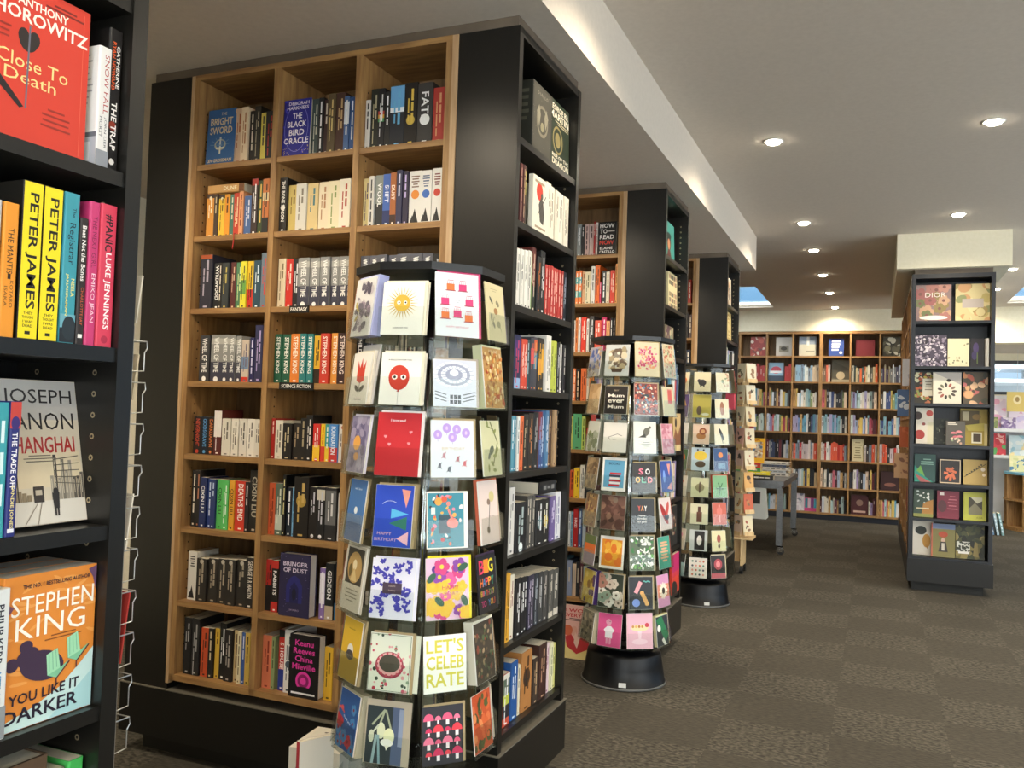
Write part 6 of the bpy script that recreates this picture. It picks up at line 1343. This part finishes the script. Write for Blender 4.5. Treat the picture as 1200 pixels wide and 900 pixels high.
DARKS = ['2a2c38', '3a4460', 'd0d0cc', '8a8a88', '1e1e24', 'c8b088', '4a5058', 'a8b4c8', '6a3038']
REDS = ['c83c34', 'd85a3c', 'b83038', 'd8c8c0', '8a9aa8', '3a3230', 'e0dcd4', 'c8b8b8']
cells = []
for r in range(1, 7):
    for i in range(len(BX)-1):
        x0, x1 = BX[i]+.016, BX[i+1]-.016; b = i-3
        if b < -1: continue
        cols = {1: PAL.get(max(b, 0), MIX), 2: MIX if b % 2 else MIX+COOL, 3: COOL+MIX, 4: DARKS if b in (0, 1) else REDS, 5: COOL+['7a58a8', '3a3a98'] if b < 2 else MIX+DARKS, 6: MIX}[r]; fr = .97
        if r == 1 and b == 1: x0 += .25
        if r == 1 and b == 3: fr = .32
        if r == 4 and b == 4: x0 += .2
        if r == 6 and b == 2: fr = .0
        if r == 6 and b == 4: x0 += .27
        if r == 6 and b == 1: fr = .9
        if r == 5 and b == 5: fr = .0
        if r == 2 and b == 2: fr = .92
        if fr: cells.append((x0, x1, BZ[r], .285 if r < 6 else .25, cols, fr))
packed('shelved_books', 'rows of small spines filling the oak bookcase on the far wall', cells, 21)

# ordinary stock in cubbies the photograph hides behind other furniture
def stock(label, cells, cols, seed):
    g = random.Random(seed); mb = MB()
    for ax, p, q0, q1, z in cells:                       # ax 'y': spines towards -Y at y = p; ax 'x': spines towards +X at x = p
        q = q0
        while q < q1-.014:
            w = min(g.uniform(.016, .045), q1-q); h = g.uniform(.18, .24); m = mat(g.choice(cols)); s = p+g.uniform(-.008, .008); e = w-.001
            if ax == 'y': mb.box(q, q+e, s, s+.14, z+.0008, z+h, m); mb.add([(q+e*.35, s-.0006, z+h*.4), (q+e*.65, s-.0006, z+h*.4), (q+e*.65, s-.0006, z+h*.8), (q+e*.35, s-.0006, z+h*.8)], [(0, 1, 2, 3)], mat('c8c0b0'))
            else: mb.box(s-.14, s, q, q+e, z+.0008, z+h, m)
            q += w
    tag(mb.build('shelved_books'), label, 'books', kind='stuff')
DK = ['2a2a30', '3a3a40', '5a5a60', '8a8a88', '3a3028', '28303a', 'b8b0a4', '6a3a34']
def used(rows, k, b):                                    # where the counted books of a cubby end
    return max([(L[-1][0]+L[-1][1])/1000 for r, bb, L in rows if r == k and bb == b] or [-9])
cs1 = [('y', NF[1]+.035, used(NEAR_ROWS, k, 2)+.004, -1.47, SZ[k]) for k in range(3, 8)]
stock('dark spines behind the closest card spinner, oak panel-side bay', cs1, DK, 31)
stock('spines deep in the second bookcase, hidden behind the large bookcase', [('y', NF[2]+.035, a_, b_, SZ[k]) for k in range(8) for a_, b_ in ((-2.6, -2.28), (-2.206, -1.87))]+[('y', NF[2]+.035, max(used([(r, 0, L) for r, L in SECOND_ROWS], k, 0), -1.822)+.004, -1.475, SZ[k]) for k in (3, 4, 5, 6, 7)]
      +[('x', XE-.03, NF[2]+.05, NF[2]+.6, ESZ[3]), ('x', XE-.03, NF[2]+.05, NF[2]+.6, ESZ[5])], MIX, 32)
stock('spines deep in the third bookcase, hidden behind nearer furniture', [('y', NF[3]+.035, a_, b_, SZ[k]) for k in range(8) for a_, b_ in ((-2.6, -2.28), (-2.206, -1.87))]+[('y', NF[3]+.035, -1.82, -1.48, SZ[k]) for k in range(3, 8)]
      +[('x', XE-.03, NF[3]+.05, NF[3]+.6, ESZ[k]) for k in (2, 4, 5, 6, 7)], MIX, 33)

# ------------------------------------------------------------------ steel table with book piles, birch card stand
tb = empty('display_table', (-1.5, 10.73, 0), 'grey steel display table on castors before the far bookcase', 'table')
def tt(name, m, *boxes, parent=None):
    b = MB(); [b.box(q[0]+1.5, q[1]+1.5, q[2]-10.73, q[3]-10.73, q[4], q[5], m) for q in boxes]; return b.build(name, parent or tb)
tt('table_top', M_STEEL, (-2.04, -.94, 9.83, 11.63, .75, .8))
tt('apron', M_STEEL, (-2.02, -.96, 9.85, 11.61, .715, .75))
for x in (-2.0, -.98):
    for y in (9.87, 11.59):
        l = tt('leg', M_STEEL, (x-.032, x+.032, y-.032, y+.032, .1, .715))
        b = MB(); n = 16; vs = []; cx, cy = x+1.5, y-10.73
        for s in (-.014, .014):
            for k in range(n): t = 2*PI*k/n; vs.append((cx+.02+.036*math.cos(t), cy+s, .036+.036*math.sin(t)))
        b.add(vs, [tuple(range(n-1, -1, -1)), tuple(range(n, 2*n))]+[(k, (k+1) % n, n+(k+1) % n, n+k) for k in range(n)], mat('1a1a1a', .5)); b.build('castor_wheel', l)
        b = MB(); b.box(cx-.02, cx+.04, cy-.024, cy-.016, .03, .1, M_CHROME); b.box(cx-.02, cx+.04, cy+.016, cy+.024, .03, .1, M_CHROME); b.box(cx-.02, cx+.04, cy-.024, cy+.024, .085, .1, M_CHROME); b.build('castor_fork', l)
def flat(x, y, z, w, h, t, c, label, yaw=0, spine=None):
    s = None
    if spine: s = Art(t, h); s.marks(rn, .3, .1, .7, .9, 4, spine, .8)
    return book_at(t, h, w, m_flat(x, y, z, yaw), c, label, None, spine=s, hard=True, name='hardcover_book')
z = .8
for t, c, l in ((.05, '2c2a28', 'black volume at the bottom of the table edge pile'), (.035, 'e4d428', 'bright yellow volume second in the table edge pile'), (.04, '48a048', 'green volume in the table pile, on the yellow one'), (.05, 'c83c28', 'red volume in the table pile under the yellow display cover')):
    flat(-1.06-.04*(z > .84)-.1*(z > .88), 9.9+.02*(z > .84), z, .2, .3, t, c, l, 0, 'd8d0c8'); z += t+.0005
face('bright yellow display cover propped on the table pile', .2, .28, .03, 'f0b820', lambda a: (a.rect(0, 0, 1, 1, 'f0b820'), a.rect(.1, .2, .9, .84, 'c8b8a0'), speck(None, ['c84838', '8a7868', 'e8e0d0', '4a6a8a', 'd89848'], 40, .04, .09, (.12, .22, .88, .82), 3)(a), a.text('RECIPE', .5, .92, .7, .07, 'a83020', bold=True)), m_face(-1.37, 10.0, z+.0, .22))
z = .8
for k, (t, c, l) in enumerate(((.04, 'd8d4cc', 'white volume, lowest of the farther table pile'), (.03, 'b8c0c8', 'pale grey volume, second of the farther table pile'), (.035, 'ddd8d0', 'off white volume, third of the farther table pile'), (.03, '3a4a68', 'navy backed volume, fourth of the farther table pile'), (.03, 'd0ccc4', 'pale volume topping the farther table pile'))):
    flat(-.97-.03*(k % 2), 10.7, z, .22, .3, t, c, l, .0, '6a6a68'); z += t+.0005
z = .8
for k, (t, c, l) in enumerate(((.04, 'c8b898', 'tan volume, lowest of the farthest table pile'), (.03, 'e4e0d8', 'white volume topping the farthest table pile'))):
    flat(-1.0, 11.2, z, .22, .3, t, c, l, .0, '6a6a68'); z += t+.0005
# white bin with a dark panel on the floor
bn = empty('paper_bin', (-1.66, 13.42, 0), 'white tapered bin with a dark panel, on the carpet by the far bookcase', 'bin')
b = MB(); q0, q1, hh = .15, .115, .45
def frustum(b, a0, a1, z0, z1, m): b.add([(-a0, -a0, z0), (a0, -a0, z0), (a0, a0, z0), (-a0, a0, z0), (-a1, -a1, z1), (a1, -a1, z1), (a1, a1, z1), (-a1, a1, z1)], [(3, 2, 1, 0), (4, 5, 6, 7), (0, 1, 5, 4), (1, 2, 6, 5), (2, 3, 7, 6), (3, 0, 4, 7)], m)
frustum(b, q0, q1, 0, hh, mat('d8dcd8', .6)); b.build('body', bn); b = MB(); frustum(b, .122, .118, hh, hh+.03, mat('e4e6e2', .5)); b.build('lid', bn)
b = MB(); b.add([(-.06, -.1295, .22), (.06, -.1295, .22), (.06, -.1195, .4), (-.06, -.1195, .4), (-.06, -.1345, .22), (.06, -.1345, .22), (.06, -.1225, .4), (-.06, -.1225, .4)], [(0, 1, 2, 3), (7, 6, 5, 4), (0, 4, 5, 1), (1, 5, 6, 2), (2, 6, 7, 3), (3, 7, 4, 0)], mat('2c3030', .4)); b.build('panel', bn)

# birch card stand on wheels
cs = empty('card_stand', (-1.185, 8.52, 0), 'pale birch card stand on black wheels, beyond the third bookcase', 'card stand')
b = MB(); b.box(-.11, .11, -.13, .13, .325, .345, M_BIRCH); b.build('tray', cs)
b = MB(); b.box(-.03, .03, -.03, .03, .345, 2.0, M_BIRCH); b.build('column', cs)
for x in (-.11, .0): b = MB(); b.box(x, x+.022, -.11, .11, .075, .325, M_BIRCH); b.build('side_board', cs)
b = MB(); b.box(-.088, .0, -.02, .0, .1, .32, M_BIRCH); b.build('cross_board', cs)
for x in (-.099, .011):
    for y in (-.09, .09):
        b = MB(); n = 14; vs = [(x+s, y+.036*math.cos(2*PI*k/n), .037+.036*math.sin(2*PI*k/n)) for s in (-.014, .014) for k in range(n)]
        b.add(vs, [tuple(range(n)), tuple(range(2*n-1, n-1, -1))]+[(k, n+k, n+(k+1) % n, (k+1) % n) for k in range(n)], mat('141414', .5)); b.box(x-.004, x+.004, y-.005, y+.005, .07, .08, mat('141414', .5)); b.build('wheel', cs)
SROW = [.365+.208*i for i in range(8)]
CAMD = math.atan2(-8.52, 1.185)
CARDS = [('d8c0ac', 'e0d4b4'), ('dcd0ac', 'c8684c'), ('d8cca0', 'd8a868'), ('d0b0a0', 'd8ccb0'), ('d8a898', 'd4c8ac'), ('dccfb0', 'd0c4a4'), ('e0d8bc', 'd4ccb4'), ('dcd4b8', 'd8d0b8')]
NMS = [('pinkish card with a dark figure', 'plain cream card'), ('cream scribble card', 'terracotta card'), ('cream and green card', 'orange blossom card'), ('tan card with a sprig', 'cream card with a dark bird'), ('pink card with a bow', 'cream card with an ink sketch'), ('cream card with a small print', 'tan grid card'), ('white card with faint drawing', 'pale cream drawing card'), ('cream top card', 'grey cream top card')]
for i, zz in enumerate(SROW):
    for j, dg in enumerate((-44, 44)):
        a_ = CAMD+math.radians(dg); n = Vector((math.cos(a_), math.sin(a_), 0)); t = Vector((-math.sin(a_), math.cos(a_), 0))
        M = Matrix((t, -n, Vector((0, 0, 1)))).transposed().to_4x4(); M.translation = Vector((-1.185, 8.52, zz))+n*.08; M = M @ Matrix.Rotation(-.08, 4, 'X')
        b = MB(); b.box(-.06, .06, 0, .002, 0, .18, mat(CARDS[i][j], .6)); o = b.build('greeting_card'); o.matrix_world = M; tag(o, '%s, %s from the tray up on the birch stand' % (NMS[i][j], ORD[i]), 'greeting card')
        A = Art(.12, .18); g = random.Random(i*2+j)
        for q in range(4): A.ell(.5+g.uniform(-.2, .2), .5+g.uniform(-.25, .25), g.uniform(.05, .18), g.uniform(.04, .16), g.choice(['4a4038', '8a6a50', '6a6a58', 'a85a48', 'b88a58']), 9, rot=g.random()*3)
        A.build(lambda u, v, l: ((u-.5)*.12, -l, v*.18), 'card_print', o)
        w = MB(); w.box(-.06, .06, -.012, .004, -.008, -.0005, M_BIRCH); w.box(-.06, .06, -.014, -.012, -.008, .03, M_BIRCH); lo = w.build('card_ledge', cs); lo.matrix_world = M; lo.matrix_parent_inverse = Matrix.Translation((-1.185, 8.52, 0)).inverted()

# ------------------------------------------------------------------ children's corner in the alcove
def pict(x, z, w, h, c, cols, label, y, tilt=.16): face(label, w, h, .015, c, tblocks(c, *cols), m_face(x, y, z, tilt), name='picture_book')
rk = empty('picture_book_rack', (2.3, 15.3, 0), 'white picture book rack below the far window', 'display rack')
for z in (1.02, 1.43): b = MB(); b.box(-.86, 1.5, -.12, .3, z-.02, z, mat('e4e6ea', .5)); b.box(-.86, 1.5, -.13, -.12, z-.02, z+.03, mat('e4e6ea', .5)); b.build('shelf', rk)
b = MB(); b.box(-.86, 1.5, .3, .32, 0, 1.98, mat('e4e6ea', .5)); b.build('back_board', rk)
for x in (-.88, 1.5): b = MB(); b.box(x, x+.02, -.12, .32, 0, 1.98, mat('e4e6ea', .5)); b.build('end_board', rk)
pict(1.46, 1.43, .36, .5, 'd8cce4', ['e8dce8', 'c8b8dc', 'f0e8f0', 'e0a8c8'], 'lilac picture book on the white rack, upper row', 15.28)
pict(1.85, 1.43, .34, .5, 'dcd4ec', ['f0e8f4', 'd0a8d0', 'c8c0e8'], 'pale violet picture book on the white rack, upper row', 15.28)
pict(1.5, 1.43, .2, .2, '7a8a58', ['a8a870', '4a5a38', 'd8c8a0'], 'small green picture book in front of the lilac one', 15.2, .1)
pict(1.74, 1.43, .2, .2, '8a78a8', ['b0a0c8', 'd8d0e0', '5a4a78'], 'small violet picture book in front of the pale violet one', 15.2, .1)
pict(1.46, 1.02, .36, .36, 'c83844', ['d85850', '58a058', 'e0a8a0', 'b82838'], 'red picture book with green hills on the white rack', 15.28)
pict(1.86, 1.02, .34, .34, 'c8dce4', ['e0e8e8', '98c0d0', 'e8d8a0'], 'pale blue picture book on the white rack, lower row', 15.28)
pict(2.22, 1.02, .3, .34, 'e0c890', ['d8a858', 'f0e0c0'], 'cream picture book on the white rack, lower row', 15.28)
hg = MB(); hg.box(-.14, .14, 0, .004, 0, .3, mat('d8c070', .6)); o = hg.build('paper_banner'); o.location = (1.93, 15.0, 1.72); tag(o, 'yellow paper banner with a small portrait hanging by the far window', 'banner')
A = Art(.28, .3); A.ell(.5, .6, .2, .24, 'e8d8a8'); A.ell(.5, .62, .1, .13, '9a8048'); A.build(lambda u, v, l: ((u-.5)*.28, -l, v*.3), 'print', o)
hs = MB(); hs.tube([(0, .002, .3), (0, .002, .94)], .002, mat('c8c8c8', .5), 5); hs.build('string', o)
lb = empty('low_bookcase', (2.35, 14.55, 0), 'low curved oak children’s bookcase with a blue top ledge', 'bookcase')
def arc(r0, r1, z0, z1, m, name, a0=math.radians(100), a1=math.radians(225), n=18):
    b = MB(); P = [(r1*math.cos(a0+(a1-a0)*i/n), r1*math.sin(a0+(a1-a0)*i/n)) for i in range(n+1)]+[(r0*math.cos(a0+(a1-a0)*i/n), r0*math.sin(a0+(a1-a0)*i/n)) for i in range(n, -1, -1)]
    vs = [(x, y, z0) for x, y in P]+[(x, y, z1) for x, y in P]; N = len(P); fs = [(i, i+1, N+i+1, N+i) for i in range(N-1)]+[(N-1, 0, N, 2*N-1)]
    for i in range(n): fs += [(i, N-1-i, N-2-i, i+1), (N+i, N+i+1, 2*N-2-i, 2*N-1-i)]
    b.add(vs, fs, m); b.build(name, lb)
arc(.3, .64, 0, .05, M_OAK_H, 'base'); arc(.3, .64, .42, .445, M_OAK_H, 'shelf'); arc(.3, .64, .80, .83, mat('5a98b8', .4), 'top_ledge'); arc(.3, .32, .05, .80, M_OAK_B, 'back_panel')
for d in (100, 131, 163, 194, 225):
    t = math.radians(d); b = MB(); c_, s_ = math.cos(t), math.sin(t); P = [(.3*c_-.011*s_, .3*s_+.011*c_), (.3*c_+.011*s_, .3*s_-.011*c_), (.635*c_+.011*s_, .635*s_-.011*c_), (.635*c_-.011*s_, .635*s_+.011*c_)]
    b.prism(P, .05, .42, M_OAK_V); b.prism(P, .445, .80, M_OAK_V); b.build('upright', lb)
for k, (d, z, c, l) in enumerate(((148, .051, 'a85040', 'red picture book low inside the curved bookcase'), (178, .051, '3a6a88', 'dark blue picture book low inside the curved bookcase'), (148, .446, 'c8b078', 'tan picture book on the upper shelf of the curved bookcase'), (180, .446, '6a4a38', 'brown picture book on the upper shelf of the curved bookcase'))):
    q = math.radians(d); face(l, .14, .27, .015, c, tblocks(c, 'd8d0c0', '8a8a80'), Matrix.Translation((2.35+.43*math.cos(q), 14.55+.43*math.sin(q), z)) @ Matrix.Rotation(q+PI/2, 4, 'Z') @ Matrix.Translation((-.07, 0, 0)) @ Matrix.Rotation(-.06, 4, 'X') @ Matrix.Rotation(-PI/2, 4, 'Z'), name='picture_book')
pict(1.78, .83, .3, .24, 'd8d4a0', ['5a88a8', '4a7898', 'c8c890', 'e0d8a8'], 'cream and blue picture book standing on the curved ledge', 14.52)
pict(2.12, .83, .3, .24, 'a8c8c8', ['d8e0d8', '78a8b8', 'e8d890'], 'pale teal picture book standing on the curved ledge', 14.52)
for i in range(3):
    c = ('6a88a8', 'a8c0c8', '8ab0b0')[i]; w = .03
    book_at(w, .3, .24, Matrix.Translation((1.45+.06*i, 13.45+.0*i, 0)) @ Matrix.Rotation(-.18, 4, 'Y'), c, ('blue slim picture book leaning on the carpet behind the tower', 'pale blue picture book leaning between two others on the carpet', 'teal picture book, last of three leaning on the carpet')[i], None, name='picture_book', hard=True, spine=Art(w, .3).marks(rn, .2, .1, .8, .9, 5, 'e0e8ec', .6))

# ------------------------------------------------------------------ boxes on the carpet by the closest spinner
b = MB(); b.box(-.095, .095, -.1, .1, 0, .292, mat('e6e1d2', .6)); o = b.build('gift_box'); o.location = (-1.745, 2.56, 0); o.rotation_euler.z = .12; tag(o, 'white printed box on the carpet between the closest spinner and the oak bookcase', 'box')
A = Art(.19, .292); A.marks(rn, .08, .62, .92, .96, 6, '7a7a78', .35); A.build(lambda u, v, l: (-.095+u*.19, -.1-l, v*.292), 'print', o)
A = Art(.19, .2); A.marks(rn, .15, .15, .85, .85, 5, '5a564c', .35); A.build(lambda u, v, l: (-.095+u*.19, -.1+v*.2, .292+l), 'print', o)

face('white volume with a red spine standing between the closest spinner and the white box', .12, .4, .02, 'e4dccc', lambda a: a.rect(0, 0, 1, 1, 'e4dccc').ell(.55, .45, .3, .2, 'a89060', 14), m_face(-1.665, 2.27, 0, 0, yaw=1.1), spine=lambda q: q.rect(0, 0, 1, 1, 'b8303a'), name='hardcover_book', hard=True)
